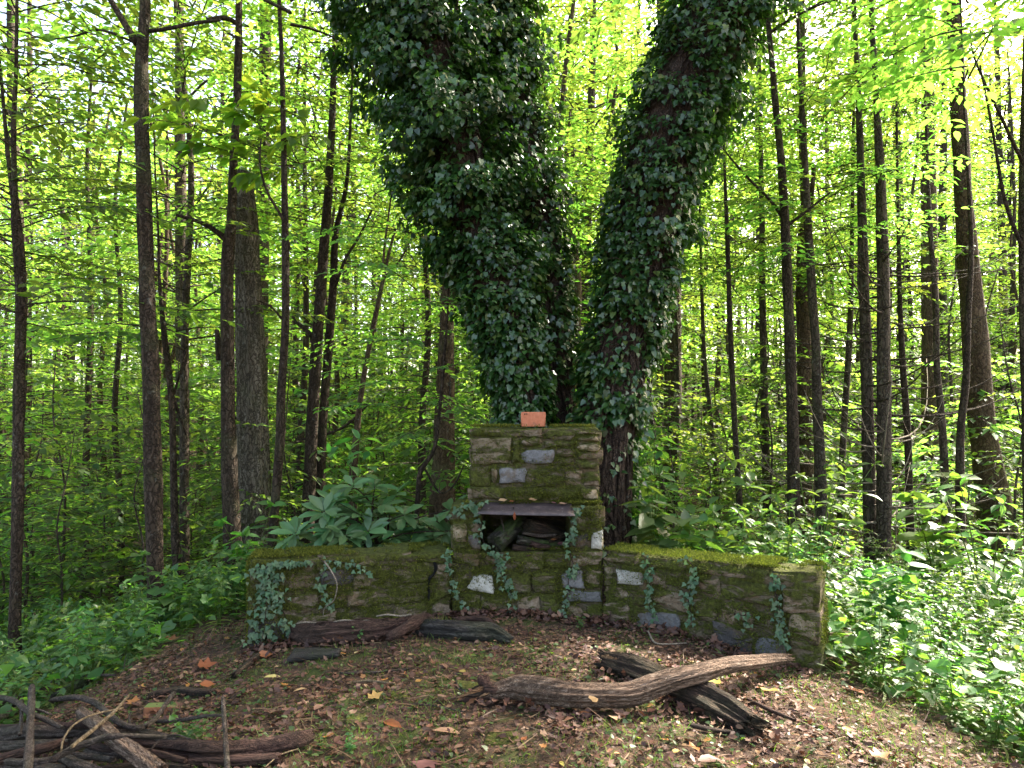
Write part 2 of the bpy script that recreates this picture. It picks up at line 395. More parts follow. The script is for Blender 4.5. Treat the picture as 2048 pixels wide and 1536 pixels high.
M['mossfuzz'] = leaf_mat('moss_tuft', [(0.036, 0.042, 0.008), (0.090, 0.098, 0.014), (0.17, 0.165, 0.024)], [(0.08, 0.10, 0.01), (0.20, 0.22, 0.02)], 0.25, 0.01, 0.7, 0.1)
M['bark'] = bark_mat('dark_bark', (0.014, 0.009, 0.006), (0.052, 0.035, 0.024), (0.125, 0.092, 0.066), 0.28)
M['barkbrown'] = bark_mat('brown_bark', (0.028, 0.017, 0.009), (0.088, 0.057, 0.034), (0.18, 0.125, 0.08), 0.4)
M['barkgrey'] = bark_mat('grey_snag_wood', (0.035, 0.027, 0.019), (0.15, 0.125, 0.094), (0.32, 0.275, 0.22), 0.35, 10.0, 0.07, 1.0)
M['barkfar'] = bark_mat('woodland_bark', (0.022, 0.016, 0.011), (0.072, 0.053, 0.039), (0.15, 0.115, 0.088), 0.35, 7.0)
M['vinewood'] = bark_mat('vine_wood', (0.022, 0.013, 0.010), (0.066, 0.043, 0.032), (0.125, 0.088, 0.066), 0.1, 16.0, 0.12, 1.0)
M['deadtwig'] = bark_mat('dead_twig', (0.09, 0.07, 0.05), (0.22, 0.18, 0.14), (0.40, 0.34, 0.27), 0.1, 20.0, 0.5, 0.4)
M['mortar'] = stone_mat('mossy_mortar', ((0.05, 0.038, 0.024), (0.105, 0.082, 0.052), (0.18, 0.150, 0.11)), 0.52)
M['stone_tan'] = stone_mat('tan_stone', ((0.14, 0.10, 0.062), (0.26, 0.20, 0.13), (0.38, 0.32, 0.235)), 0.32)
M['stone_slate'] = stone_mat('slate_stone', ((0.080, 0.076, 0.078), (0.150, 0.144, 0.146), (0.26, 0.255, 0.255)), 0.16)
M['stone_white'] = stone_mat('pale_stone', ((0.24, 0.215, 0.18), (0.44, 0.41, 0.36), (0.60, 0.57, 0.52)), 0.14)
M['stone_moss'] = stone_mat('moss_grown_stone', ((0.07, 0.052, 0.032), (0.145, 0.112, 0.072), (0.24, 0.205, 0.15)), 0.54)
M['stone_brown'] = stone_mat('brown_stone', ((0.08, 0.055, 0.035), (0.18, 0.13, 0.088), (0.31, 0.26, 0.205)), 0.42)
M['stone_dark'] = stone_mat('dark_stone', ((0.034, 0.029, 0.028), (0.072, 0.064, 0.062), (0.13, 0.12, 0.118)), 0.28)
M['log'] = wood_mat('weathered_log_wood', (0.042, 0.024, 0.015), (0.17, 0.108, 0.074), (0.40, 0.30, 0.23), 0.0, (0.22, 2.6, 2.6), 15)
M['logdark'] = wood_mat('rotten_dark_wood', (0.010, 0.007, 0.006), (0.042, 0.026, 0.019), (0.16, 0.098, 0.064), 0.12, (0.22, 2.6, 2.6), 14)
M['logred'] = wood_mat('rotten_red_wood', (0.022, 0.011, 0.009), (0.070, 0.036, 0.028), (0.16, 0.092, 0.068), 0.05, (0.22, 2.6, 2.6), 14)
M['logmoss'] = wood_mat('mossy_log_wood', (0.016, 0.012, 0.010), (0.050, 0.042, 0.032), (0.12, 0.11, 0.09), 0.85, (0.4, 1.4, 1.4), 12)
M['stick'] = wood_mat('fallen_stick_bark', (0.026, 0.017, 0.013), (0.085, 0.060, 0.050), (0.25, 0.20, 0.17), 0.12, (.5, 1.6, 1.6), 26)
M['stickpale'] = wood_mat('peeled_stick_wood', (0.12, 0.08, 0.045), (0.26, 0.19, 0.11), (0.40, 0.31, 0.20), 0.0, (1, 1, 1), 26)
M['rawwood'] = wood_mat('broken_wood', (0.10, 0.045, 0.02), (0.24, 0.125, 0.06), (0.38, 0.24, 0.13), 0.0, (0.4, 2, 2), 16)
M['void'] = wood_mat('crack_shade', (0.003, 0.003, 0.003), (0.006, 0.005, 0.004), (0.012, 0.010, 0.008), 0.0)  # near-black colour standing in for the shade inside the open crack
M['char'] = wood_mat('charred_wood', (0.012, 0.010, 0.009), (0.036, 0.031, 0.028), (0.095, 0.084, 0.076), 0.15, (0.3, 1.6, 1.6), 14)

def plate_mat():
    m, t, out = nodes('rusted_steel')
    p = pos(t); n = noise(t, p, 22, 7, 0.7, 0.3); n2 = noise(t, p, 70, 3, 0.6)
    c = ramp(t, [(0.3, (0.030, 0.022, 0.024)), (0.55, (0.062, 0.044, 0.046)), (0.72, (0.125, 0.088, 0.078))], n)
    c = mixc(t, maprange(t, n2, 0.64, 0.74), c, (0.30, 0.27, 0.26))
    b = t.nodes.new('ShaderNodeBsdfPrincipled'); t.links.new(c, b.inputs['Base Color'])
    b.inputs['Roughness'].default_value = 0.55; b.inputs['Metallic'].default_value = 0.25
    t.links.new(bump(t, n, 0.4, 0.006), b.inputs['Normal']); t.links.new(b.outputs[0], out.inputs[0]); return m
M['plate'] = plate_mat()
def brick_mat(name, c0, c1, c2, moss):
    m, t, out = nodes(name)
    p = pos(t); n = noise(t, p, 40, 6, 0.65); n2 = noise(t, pos(t, (1, 1, .25)), 30, 4, 0.6)
    c = ramp(t, [(0.3, c0), (0.5, c1), (0.72, c2)], math_(t, 'ADD', math_(t, 'MULTIPLY', n, 0.6), math_(t, 'MULTIPLY', n2, 0.4)))
    c = mixc(t, math_(t, 'MULTIPLY', maprange(t, noise(t, pos(t), 17, 5, 0.7), 0.52, 0.70), 0.45), c, (0.16, 0.085, 0.055))
    if moss:
        g = t.nodes.new('ShaderNodeNewGeometry'); s = t.nodes.new('ShaderNodeSeparateXYZ'); t.links.new(g.outputs['Normal'], s.inputs[0])
        c = mixc(t, maprange(t, math_(t, 'ADD', s.outputs[2], math_(t, 'MULTIPLY', n, 0.5)), 0.9, 1.3), c, (0.075, 0.11, 0.02))
    b = t.nodes.new('ShaderNodeBsdfPrincipled'); t.links.new(c, b.inputs['Base Color']); b.inputs['Roughness'].default_value = 0.88
    t.links.new(bump(t, n, 0.5, 0.006), b.inputs['Normal']); t.links.new(b.outputs[0], out.inputs[0]); return m
M['terracotta'] = brick_mat('terracotta', (0.34, 0.105, 0.05), (0.46, 0.150, 0.075), (0.54, 0.22, 0.125), False)
M['oldbrick'] = brick_mat('old_brick', (0.12, 0.045, 0.018), (0.22, 0.085, 0.035), (0.30, 0.13, 0.06), True)

def ground_mat():
    m, t, out = nodes('forest_floor')
    p = pos(t)
    n1 = noise(t, p, 3.0, 6, 0.65); n2 = noise(t, p, 28, 8, 0.72, 0.4); n3 = noise(t, p, 1.3, 4, 0.6)
    v = t.nodes.new('ShaderNodeTexVoronoi'); v.inputs['Scale'].default_value = 34; t.links.new(p, v.inputs['Vector'])
    vs = t.nodes.new('ShaderNodeSeparateColor'); t.links.new(v.outputs['Color'], vs.inputs[0])
    c = ramp(t, [(0.3, (0.020, 0.014, 0.010)), (0.5, (0.050, 0.034, 0.024)), (0.7, (0.100, 0.068, 0.046))], n2)
    lf = ramp(t, [(0.0, (0.045, 0.026, 0.018)), (0.4, (0.085, 0.050, 0.032)), (0.75, (0.060, 0.040, 0.034)), (1.0, (0.17, 0.105, 0.060))], vs.outputs[0])
    c = mixc(t, maprange(t, vs.outputs[1], 0.45, 0.6), c, lf)
    c = mixc(t, math_(t, 'MULTIPLY', maprange(t, n1, 0.5, 0.64), 0.75), c, (0.040, 0.060, 0.014))
    b = t.nodes.new('ShaderNodeBsdfPrincipled'); t.links.new(c, b.inputs['Base Color'])
    b.inputs['Roughness'].default_value = 0.95; b.inputs['Specular IOR Level'].default_value = 0.1
    t.links.new(bump(t, math_(t, 'ADD', n2, vs.outputs[2]), 0.7, 0.03), b.inputs['Normal'])
    t.links.new(b.outputs[0], out.inputs[0]); return m
M['ground'] = ground_mat()
def water_mat():
    m, t, out = nodes('stream_water')
    b = t.nodes.new('ShaderNodeBsdfPrincipled'); b.inputs['Base Color'].default_value = (0.02, 0.03, 0.03, 1)
    b.inputs['Roughness'].default_value = 0.08
    t.links.new(bump(t, noise(t, pos(t), 5, 3, 0.6), 0.35, 0.05), b.inputs['Normal']); t.links.new(b.outputs[0], out.inputs[0]); return m
M['water'] = water_mat()

# ------------------------------------------------------------------ terrain
def axis_pts(lo, hi, fine_lo, fine_hi, step, grow):
    a = list(np.arange(fine_lo, fine_hi + 1e-6, step)); s = step; x = fine_hi
    while x < hi: s *= grow; x += s; a.append(x)
    s = step; x = fine_lo; b = []
    while x > lo: s *= grow; x -= s; b.append(x)
    return np.array(b[::-1] + a)
gx = axis_pts(-130, 130, -4, 4, 0.06, 1.07); gy = axis_pts(-60, 160, 2.4, 7.5, 0.06, 1.07)
X, Y = np.meshgrid(gx, gy); Zg = ground(X, Y)
i = np.arange(len(gy) - 1)[:, None] * len(gx); j = np.arange(len(gx) - 1)[None, :]
Qg = np.stack([i + j, i + j + 1, i + len(gx) + j + 1, i + len(gx) + j], -1).reshape(-1, 4)
link('forest_floor', mk_mesh('forest_floor', np.stack([X, Y, Zg], -1).reshape(-1, 3), None, Qg, None, [M['ground']], None, True), kind='structure')
# a stream in the hollow on the left
sp = catmull([(-30, 13.5, 0), (-14, 13.2, 0), (-8.6, 12.2, 0), (-8.2, 9.5, 0), (-11, 6, 0), (-18, 2, 0)], 40)
tn = nrm(np.gradient(sp, axis=0)); sd = np.stack([-tn[:, 1], tn[:, 0], tn[:, 2] * 0], -1)
zs = np.array([gz(a[0], a[1]) for a in sp]) + 0.10
Lw = sp + sd * 0.9; Rw = sp - sd * 0.9; Lw[:, 2] = zs; Rw[:, 2] = zs
k = len(sp); Qs = [[a, a + 1, k + a + 1, k + a] for a in range(k - 1)]
link('stream', mk_mesh('stream', np.vstack([Lw, Rw]), None, Qs, None, [M['water']]), kind='structure')

def clearing(x, y):
    """1 inside the bare clearing before the fireplace, 0 in the weeds"""
    xl = -3.45 + (np.asarray(y) - 4.4) * 0.74 + (vnoise(np.asarray(y) * 3, 0 * np.asarray(y), 8) - .5) * 0.3
    xr = 2.12 + np.clip(4.7 - np.asarray(y), 0, 3) * 0.42 + (vnoise(np.asarray(y) * 3, 1 + 0 * np.asarray(y), 9) - .5) * 0.25
    return smooth(-0.15, 0.15, x - xl) * smooth(-0.15, 0.15, xr - x) * smooth(6.4, 5.6, y) * smooth(1.0, 2.0, y)

# ------------------------------------------------------------------ masonry
WT = 0.51                                             # height of the low walls
PW = [np.array(p) for p in ((-1.92, 5.07), (-0.47, 5.42), (0.71, 5.40), (2.02, 4.57))]

def stone_block(mb_or_name, quad, out_n, parent, mat, proud, seed, thick=0.07):
    """one stone: irregular outline from a quad (4 points on the wall face, anticlockwise seen from outside)"""
    r = random.Random(seed); quad = [np.asarray(q, float) for q in quad]; out_n = np.asarray(out_n, float)
    c = sum(quad) / 4; out = []
    for k in range(4):
        a, b = quad[k], quad[(k + 1) % 4]
        L = np.linalg.norm(b - a); m = 2 if L < 0.12 else 3
        for q in range(m):
            t = q / m
            p = a * (1 - t) + b * t
            if q: p = p + (c - p) * r.uniform(-0.08, 0.15)
            else: p = p + (c - p) / max(np.linalg.norm(c - p), 1e-6) * r.uniform(-0.006, 0.034)
            out.append(p)
    out = np.array(out); k = len(out)
    tilt = np.array([r.uniform(-1, 1) * 0.02, r.uniform(-1, 1) * 0.02, r.uniform(-1, 1) * 0.02])
    def ring(inset, h, jit):
        d = c - out; l = np.linalg.norm(d, axis=1, keepdims=True)
        p = out + d / np.maximum(l, 1e-6) * inset
        return p + out_n * (h + np.array([r.uniform(-jit, jit) for _ in range(k)])[:, None]) + out_n * ((p - c) @ tilt)[:, None] * 6
    V = [ring(0, -thick, 0), ring(0.0, proud * 0.35, 0.002), ring(0.010, proud * 0.85, 0.003), ring(0.030, proud, 0.004)]
    Q = []
    for a in range(3):
        for b in range(k): Q.append([a * k + b, a * k + (b + 1) % k, (a + 1) * k + (b + 1) % k, (a + 1) * k + b])
    V = np.vstack(V + [(c + out_n * (proud + r.uniform(0, 0.010)))[None]])
    T = [[3 * k + b, 3 * k + (b + 1) % k, 4 * k] for b in range(k)]
    org = c
    o = link('stone', mk_mesh('stone', V - org, T, Q, None, [M['stone_' + mat]]), parent, tuple(org - np.array(parent.location)))
    return o

def box_grid(o0, ex, ey, ez, nx, ny, nz, amp, seed, corner=0.0):
    """box as six gridded faces with a rough surface; o0 corner, ex ey ez edge vectors"""
    o0, ex, ey, ez = (np.asarray(a, float) for a in (o0, ex, ey, ez))
    mb = MB(); ctr = o0 + (ex + ey + ez) / 2
    for (a, b, cst, na, nb, fl) in ((ex, ez, 0 * ey, nx, nz, 0), (ex, ez, ey, nx, nz, 1), (ey, ez, 0 * ex, ny, nz, 1), (ey, ez, ex, ny, nz, 0), (ex, ey, 0 * ez, nx, ny, 1), (ex, ey, ez, nx, ny, 0)):
        U, W = np.meshgrid(np.linspace(0, 1, na + 1), np.linspace(0, 1, nb + 1))
        V = (o0 + cst)[None] + U.reshape(-1, 1) * a + W.reshape(-1, 1) * b
        rel = V - ctr
        # round the corners
        h = [np.linalg.norm(e) / 2 for e in (ex, ey, ez)]; ax = [e / max(np.linalg.norm(e), 1e-9) for e in (ex, ey, ez)]
        if corner:
            loc = np.stack([rel @ q for q in ax], -1); H = np.array(h) - corner
            core = np.clip(loc, -H, H); d = loc - core; l = np.linalg.norm(d, axis=1, keepdims=True)
            loc = core + d * np.where(l > corner, corner / np.maximum(l, 1e-9), 1)
            V = ctr + loc[:, 0:1] * ax[0] + loc[:, 1:2] * ax[1] + loc[:, 2:3] * ax[2]
        dn = np.stack([vnoise(V[:, 0] * 9 + V[:, 1] * 3, V[:, 2] * 9 + V[:, 1] * 5, seed + q) - 0.5 for q in range(3)], -1) * amp
        dn += np.stack([vnoise(V[:, 0] * 30 + V[:, 1] * 13, V[:, 2] * 30 + V[:, 1] * 17, seed + 9 + q) - 0.5 for q in range(3)], -1) * amp * 0.5
        V = V + dn
        ii = np.arange(nb)[:, None] * (na + 1); jj = np.arange(na)[None]
        Q = np.stack([ii + jj, ii + jj + 1, ii + na + 2 + jj, ii + na + 1 + jj], -1).reshape(-1, 4)
        if fl: Q = Q[:, ::-1]
        mb.add(V, None, Q)
    return mb

def moss_on(parent, surf, n, seed, thr=0.5, size=(0.008, 0.022), name='moss'):
    """fuzzy moss tufts on a list of patches (origin, eu, ev, normal, density)"""
    mb = MB(); r = np.random.default_rng(seed)
    A = np.array([np.linalg.norm(np.cross(s[1], s[2])) * s[4] for s in surf]); A = A / A.sum()
    for s, a in zip(surf, A):
        k = int(n * a); U = r.random(k); W = r.random(k)
        p = np.asarray(s[0])[None] + U[:, None] * np.asarray(s[1]) + W[:, None] * np.asarray(s[2])
        f = vnoise(p[:, 0] * 5 + p[:, 1] * 2, p[:, 2] * 6 + p[:, 1] * 2, 21) * .65 + vnoise(p[:, 0] * 14, p[:, 2] * 16 + p[:, 1] * 9, 22) * .35
        p = p[f + r.random(k) * 0.10 > thr]; k = len(p)
        nn = np.asarray(s[3], float)
        p = p + nn * (0.012 + r.random(k)[:, None] * 0.012)
        d = nn[None] * 0.9 + r.normal(0, 0.6, (k, 3)) + np.array([0, 0, -0.25])
        leaves(mb, 'needle', p, d, r.normal(0, 1, (k, 3)), r.uniform(size[0], size[1], k), np.clip(r.normal(.45, .25, k), 0, 1))
    o = mb.obj(name, [M['mossfuzz']], parent, kind='stuff')
    o.location = -Vector(parent.location)
    return o

def wall_face(parent, a, b, zt, rows, seed, proud=(0.004, 0.022)):
    """rows: list of (v0, v1, [(u1, material), ...]) over the face from a to b"""
    a3 = np.array([a[0], a[1], 0.]); b3 = np.array([b[0], b[1], 0.]); e = b3 - a3; L = np.linalg.norm(e)
    n = np.array([e[1], -e[0], 0]) / L
    r = random.Random(seed); q = 0
    def pt(u, v):
        x = a3 + e * u; g = gz(x[0], x[1]) - 0.03
        return x + np.array([0, 0, g + (zt - g) * v])
    for (v0, v1, sp_) in rows:
        u0 = 0.0
        for (u1, mt) in sp_:
            j = lambda s: r.uniform(-s, s)
            J = lambda: .004 + r.uniform(-.008, .012)
            quad = [pt(u0 + J(), v0 + 0.01 + j(0.05)), pt(u1 - J(), v0 + 0.01 + j(0.05)), pt(u1 - J(), v1 - 0.01 + j(0.05)), pt(u0 + J(), v1 - 0.01 + j(0.05))]
            if mt: stone_block('stone', quad, n, parent, mt, r.uniform(*proud) + (0.006 if mt in ('white', 'slate') else 0), seed * 100 + q)
            q += 1; u0 = u1
    return n

def wing(name, label, a, b, rows, seed, end_rows=None, cap_right=False):
    root = thing(name, label, 'stone wall', (float((a[0] + b[0]) / 2), float((a[1] + b[1]) / 2), 0.0))
    e = np.array([b[0] - a[0], b[1] - a[1], 0.]); L = np.linalg.norm(e); t = e / L; n = np.array([t[1], -t[0], 0]); back = -n * 0.34
    z0 = -0.45
    mb = box_grid(np.array([a[0], a[1], z0]), e, back, np.array([0, 0, WT - z0]), 60, 12, 36, 0.020, seed, 0.075 if cap_right else 0.04)
    o = mb.obj('mortar_core', [M['mortar']], root, True); o.location = -Vector(root.location)
    wall_face(root, a, b, WT - 0.012, rows, seed)
    # end face
    ea, eb = ((b, b + back[:2]) if cap_right else (a + back[:2], a))
    wall_face(root, ea, eb, WT - 0.015, [(0, .36, [(.55, 'moss'), (1, 'brown')]), (.36, .7, [(.4, 'brown'), (1, 'moss')]), (.7, 1, [(1, 'moss')])], seed + 50)
    # flat coping stones under the moss on top
    r = random.Random(seed + 7); u = 0.0
    while u < 0.98:
        u1 = min(1.0, u + r.uniform(0.12, 0.24))
        if u1 > 0.9:
            u1 = 1.0
            if cap_right and u > .80: break
        A = np.array([a[0], a[1], WT]) + e * (u + 0.006); B = np.array([a[0], a[1], WT]) + e * (u1 - 0.006)
        stone_block('stone', [A - n * 0.015, B - n * 0.015, B + back * 0.95, A + back * 0.95], (0, 0, 1), root, r.choice(['moss', 'moss', 'brown']), r.uniform(0.0, 0.014), seed * 77 + int(u * 100), 0.05)
        u = u1
    A3 = np.array([a[0], a[1], 0.])
    moss_on(root, [(A3 + np.array([0, 0, -0.1]), e, np.array([0, 0, WT + 0.1]), n, 1.0), (A3 + np.array([0, 0, WT]), e, back, np.array([0, 0, 1.]), 3.0),
                   (np.array([ea[0], ea[1], -.1]), np.array([eb[0] - ea[0], eb[1] - ea[1], 0]), np.array([0, 0, WT + .1]), (t if cap_right else -t), 1.0)] + ([(A3 + e * .70 + np.array([0, 0, WT + .006]), e * .29, back, np.array([0, 0, 1.]), 9.0)] if cap_right else []), 34000, seed, 0.50)
    return root, n, t

left_wing, nL, tL = wing('low_stone_wall', 'low mossy stone wall with a dark crack, its end buried in ivy beside the double trunk', PW[0], PW[1], [
    (0.0, .34, [(.22, 'dark'), (.42, 'brown'), (.68, 'moss'), (.885, 'brown'), (1, 'brown')]),
    (.34, .62, [(.14, 'moss'), (.34, 'brown'), (.46, 'moss'), (.64, 'brown'), (.885, 'moss'), (1, 'moss')]),
    (.62, .88, [(.18, 'moss'), (.32, 'brown'), (.50, 'dark'), (.72, 'moss'), (.885, 'moss'), (1, 'brown')]),
    (.88, 1.0, [(.3, 'moss'), (.62, 'moss'), (1, 'moss')])], 3)
right_wing, nR, tR = wing('low_stone_wall', 'low mossy stone wall with one white block and a rounded sunlit end beside the weeds', PW[2], PW[3], [
    (0.0, .36, [(.16, 'brown'), (.40, 'slate'), (.54, 'moss'), (.74, 'dark'), (.88, 'slate'), (1, 'moss')]),
    (.36, .60, [(.15, 'brown'), (.24, 'moss'), (.44, 'brown'), (.58, 'moss'), (.74, 'brown'), (.88, 'moss'), (1, 'tan')]),
    (.60, .86, [(.065, 'moss'), (.225, 'white'), (.34, 'brown'), (.48, 'moss'), (.60, 'brown'), (.84, 'moss'), (1, 'brown')]),
    (.86, 1.0, [(.20, 'brown'), (.45, 'moss'), (.70, 'brown'), (.90, 'moss')])], 5, cap_right=True)
cm = MB()

# fireplace: base between the wings, two jambs, firebox and chimney block
fire = thing('outdoor_fireplace', 'mossy stone outdoor fireplace with a square chimney block and an open firebox', 'fireplace', (0.12, 5.6, 0))
FO = np.array(fire.location)
def fbox(name, o0, ex, ey, ez, nx, ny, nz, amp, seed, corner=0.02, mat='mortar'):
    mb = box_grid(o0, ex, ey, ez, nx, ny, nz, amp, seed, corner); o = mb.obj(name, [M[mat]], fire, True); o.location = -Vector(FO); return o
xL, xR = PW[1][0], PW[2][0]; yF = 5.405
fbox('base', (xL, yF, -0.4), (xR - xL, 0, 0), (0, 0.62, 0), (0, 0, WT + 0.4), 40, 14, 30, 0.02, 31)
jt = 0.875
jl1 = P(962, 1000, yF)[0]; jr0 = P(1139, 1000, yF)[0]
fbox('jamb', (xL, yF, WT - 0.01), (jl1 - xL, 0, 0), (0, 0.6, 0), (0, 0, jt - WT), 10, 14, 16, 0.018, 32)
fbox('jamb', (jr0, yF, WT - 0.01), (xR - jr0, 0, 0), (0, 0.6, 0), (0, 0, jt - WT), 10, 14, 16, 0.018, 33)
fbox('firebox_back', (jl1 - 0.02, yF + 0.46, WT - 0.01), (jr0 - jl1 + 0.04, 0, 0), (0, 0.138, 0), (0, 0, jt - WT + 0.01), 20, 4, 12, 0.018, 34)
fbox('lintel', (jl1 - 0.06, yF + 0.16, jt - 0.06), (jr0 - jl1 + 0.12, 0, 0), (0, 0.3, 0), (0, 0, 0.08), 16, 6, 4, 0.012, 35)
yC = 5.50
cx0 = P(941, 900, yC)[0]; cx1 = P(1199, 900, yC)[0]; cz0 = jt - 0.015; cz1 = 1.475
fbox('chimney_core', (cx0, yC, cz0), (cx1 - cx0, 0, 0), (0, 0.46, 0), (0, 0, cz1 - cz0), 40, 16, 24, 0.018, 36, 0.03)
def face_px(boxes, y, seed, proud=(0.008, 0.024)):
    r = random.Random(seed)
    for q, (x0, y0, x1, y1, mt) in enumerate(boxes):
        j = lambda: r.uniform(-3.2, 3.2)
        quad = [P(*v_, y) for v_ in (x0, y0, x1, y1)] if isinstance(x0, tuple) else [P(x0 + 1.2 + j(), y1 - 1 + j(), y), P(x1 - 1.2 + j(), y1 - 1 + j(), y), P(x1 - 1.2 + j(), y0 + 1 + j(), y), P(x0 + 1.2 + j(), y0 + 1 + j(), y)]
        stone_block('stone', quad, (0, -1, 0), fire, mt, r.uniform(*proud) + (0.006 if mt in ('white', 'slate', 'tan') else 0), seed * 50 + q)
face_px([  # chimney, course by course
    (941, 857, 1010, 874, 'moss'), (1010, 858, 1085, 873, 'brown'), (1085, 860, 1152, 880, 'moss'), (1152, 862, 1199, 871, 'tan'),
    (941, 875, 1022, 928, 'tan'), (1022, 875, 1041, 928, 'moss'), (1041, 875, 1085, 893, 'brown'), (1041, 894, 1110, 932, 'slate'), (1086, 881, 1152, 893, 'moss'),
    (1111, 894, 1150, 916, 'brown'), (1111, 916, 1150, 934, 'moss'), (1152, 872, 1199, 884, 'tan'), (1152, 885, 1199, 903, 'tan'), (1150, 904, 1199, 919, 'brown'), (1150, 920, 1199, 938, 'moss'),
    (941, 930, 984, 972, 'moss'), (984, 932, 996, 968, 'tan'), (996, 933, 1054, 970, 'slate'), (1054, 935, 1070, 972, 'brown'), (1070, 936, 1128, 975, 'moss'), (1128, 938, 1166, 974, 'brown'), (1166, 940, 1199, 975, 'brown'),
    (941, 974, 1010, 1000, 'moss'), (1010, 973, 1090, 1000, 'moss'), (1090, 977, 1160, 1000, 'moss'), (1160, 976, 1199, 1000, 'tan')], yC, 41)
face_px([  # jambs and the base under the firebox
    (906, 1012, 960, 1040, 'moss'), (906, 1040, 934, 1088, 'tan'), (934, 1040, 961, 1066, 'brown'), (934, 1066, 961, 1098, 'slate'), (906, 1088, 934, 1100, 'moss'),
    (1140, 1012, 1204, 1032, 'moss'), (1140, 1032, 1176, 1062, 'moss'), (1176, 1034, 1204, 1056, 'moss'), (1140, 1064, 1177, 1098, 'dark'), (1178, 1057, 1204, 1100, 'white'),
    (906, 1104, 962, 1132, 'moss'), (962, 1106, 1020, 1132, 'brown'), (1020, 1104, 1090, 1140, 'moss'), (1090, 1104, 1140, 1136, 'moss'), (1140, 1104, 1204, 1134, 'brown'),
    (906, 1134, 938, 1186, 'moss'), ((933, 1176), (990, 1190), (987, 1150), (952, 1141), 'white'), (1000, 1142, 1062, 1188, 'moss'), (1062, 1142, 1120, 1190, 'moss'), (1120, 1138, 1168, 1176, 'slate'), (1168, 1136, 1204, 1178, 'brown'),
    (906, 1188, 962, 1236, 'moss'), (962, 1192, 1030, 1238, 'moss'), (1030, 1190, 1080, 1238, 'brown'), (1080, 1192, 1130, 1240, 'moss'), (1130, 1178, 1204, 1206, 'slate'), (1130, 1208, 1170, 1242, 'brown'), (1170, 1208, 1204, 1242, 'moss')], yF, 43)
def side_face(x, y0, y1, z0, z1, nx, seed, nrow):
    r = random.Random(seed); zz = np.linspace(z0, z1, nrow + 1)
    for a in range(nrow):
        m = y0 + (y1 - y0) * r.uniform(.35, .65)
        for (ya, yb) in ((y0, m), (m, y1)):
            A, B = (ya, yb) if nx > 0 else (yb, ya)
            stone_block('stone', [(x, A + .006 * nx, zz[a] + .006), (x, B - .006 * nx, zz[a] + .006), (x, B - .006 * nx, zz[a + 1] - .006), (x, A + .006 * nx, zz[a + 1] - .006)], (nx, 0, 0), fire, r.choice(['moss', 'brown', 'moss', 'tan']), r.uniform(.006, .02), seed * 9 + a)
side_face(cx0, yC, yC + .46, cz0, cz1, -1, 61, 4); side_face(cx1, yC, yC + .46, cz0, cz1, 1, 62, 4)
side_face(xL, yF, yF + .6, WT, jt, -1, 63, 2); side_face(xR, yF, yF + .6, WT, jt, 1, 64, 2)
moss_on(fire, [((cx0, yC, cz0), (cx1 - cx0, 0, 0), (0, 0, (cz1 - cz0) * 1.0), (0, -1, 0), 1.0), ((cx0, yC, cz1), (cx1 - cx0, 0, 0), (0, .46, 0), (0, 0, 1), 1.6),
               ((xL, yF, -.05), (xR - xL, 0, 0), (0, 0, WT + .05), (0, -1, 0), 1.1), ((xL, yF, WT), (jl1 - xL, 0, 0), (0, 0, jt - WT), (0, -1, 0), 1.0), ((jr0, yF, WT), (xR - jr0, 0, 0), (0, 0, jt - WT), (0, -1, 0), 1.5),
               ((xL, yF, WT), (xR - xL, 0, 0), (0, .12, 0), (0, 0, 1), 2.0), ((jr0, yF, jt), (xR - jr0, 0, 0), (0, .14, 0), (0, 0, 1), 2.5), ((xL, yF, jt), (jl1 - xL, 0, 0), (0, .14, 0), (0, 0, 1), 2.0),
               ((cx0, yC - .005, cz0), (cx1 - cx0, 0, 0), (0, 0, .11), (0, -1, 0), 2.4), ((jl1, yF, WT), (0, .4, 0), (0, 0, jt - WT), (1, 0, 0), .8)], 34000, 45, 0.49)
# crack between wall and fireplace: a black strip on the face paints its shaded depth
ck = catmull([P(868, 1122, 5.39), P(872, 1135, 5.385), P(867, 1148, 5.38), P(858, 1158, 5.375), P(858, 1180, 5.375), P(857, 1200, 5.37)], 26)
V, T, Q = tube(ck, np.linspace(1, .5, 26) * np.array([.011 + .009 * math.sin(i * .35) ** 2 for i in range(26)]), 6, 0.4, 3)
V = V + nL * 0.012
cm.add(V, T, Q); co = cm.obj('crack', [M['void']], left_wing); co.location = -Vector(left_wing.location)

# ------------------------------------------------------------------ steel plate, terracotta block
def slab(quad, th, n, seed, bend=0.0):
    """thin plate from 4 corner points, gently uneven"""
    q = [np.asarray(p, float) for p in quad]; U, W = np.meshgrid(np.linspace(0, 1, n), np.linspace(0, 1, 4)); U = U.ravel()[:, None]; W = W.ravel()[:, None]
    top = (q[0] * (1 - U) + q[1] * U) * (1 - W) + (q[3] * (1 - U) + q[2] * U) * W
    nn = np.cross(q[1] - q[0], q[3] - q[0]); nn = nn / np.linalg.norm(nn)
    top = top + nn * ((vnoise(U[:, 0] * 6, W[:, 0] * 3, seed) - .5) * 0.008 + bend * np.sin(U[:, 0] * math.pi))[:, None]
    V = np.vstack([top, top - nn * th]); m = n * 4; Qd = []
    for a in range(3):
        for b in range(n - 1):
            k0 = a * n + b; Qd.append([k0, k0 + 1, k0 + n + 1, k0 + n]); Qd.append([m + k0, m + k0 + n, m + k0 + n + 1, m + k0 + 1])
    for b in range(n - 1): Qd.append([b, m + b, m + b + 1, b + 1]); k0 = 3 * n + b; Qd.append([k0, k0 + 1, m + k0 + 1, m + k0])
    for a in range(3): Qd.append([a * n, a * n + n, m + a * n + n, m + a * n]); k0 = a * n + n - 1; Qd.append([k0, m + k0, m + k0 + n, k0 + n])
    return V, Qd
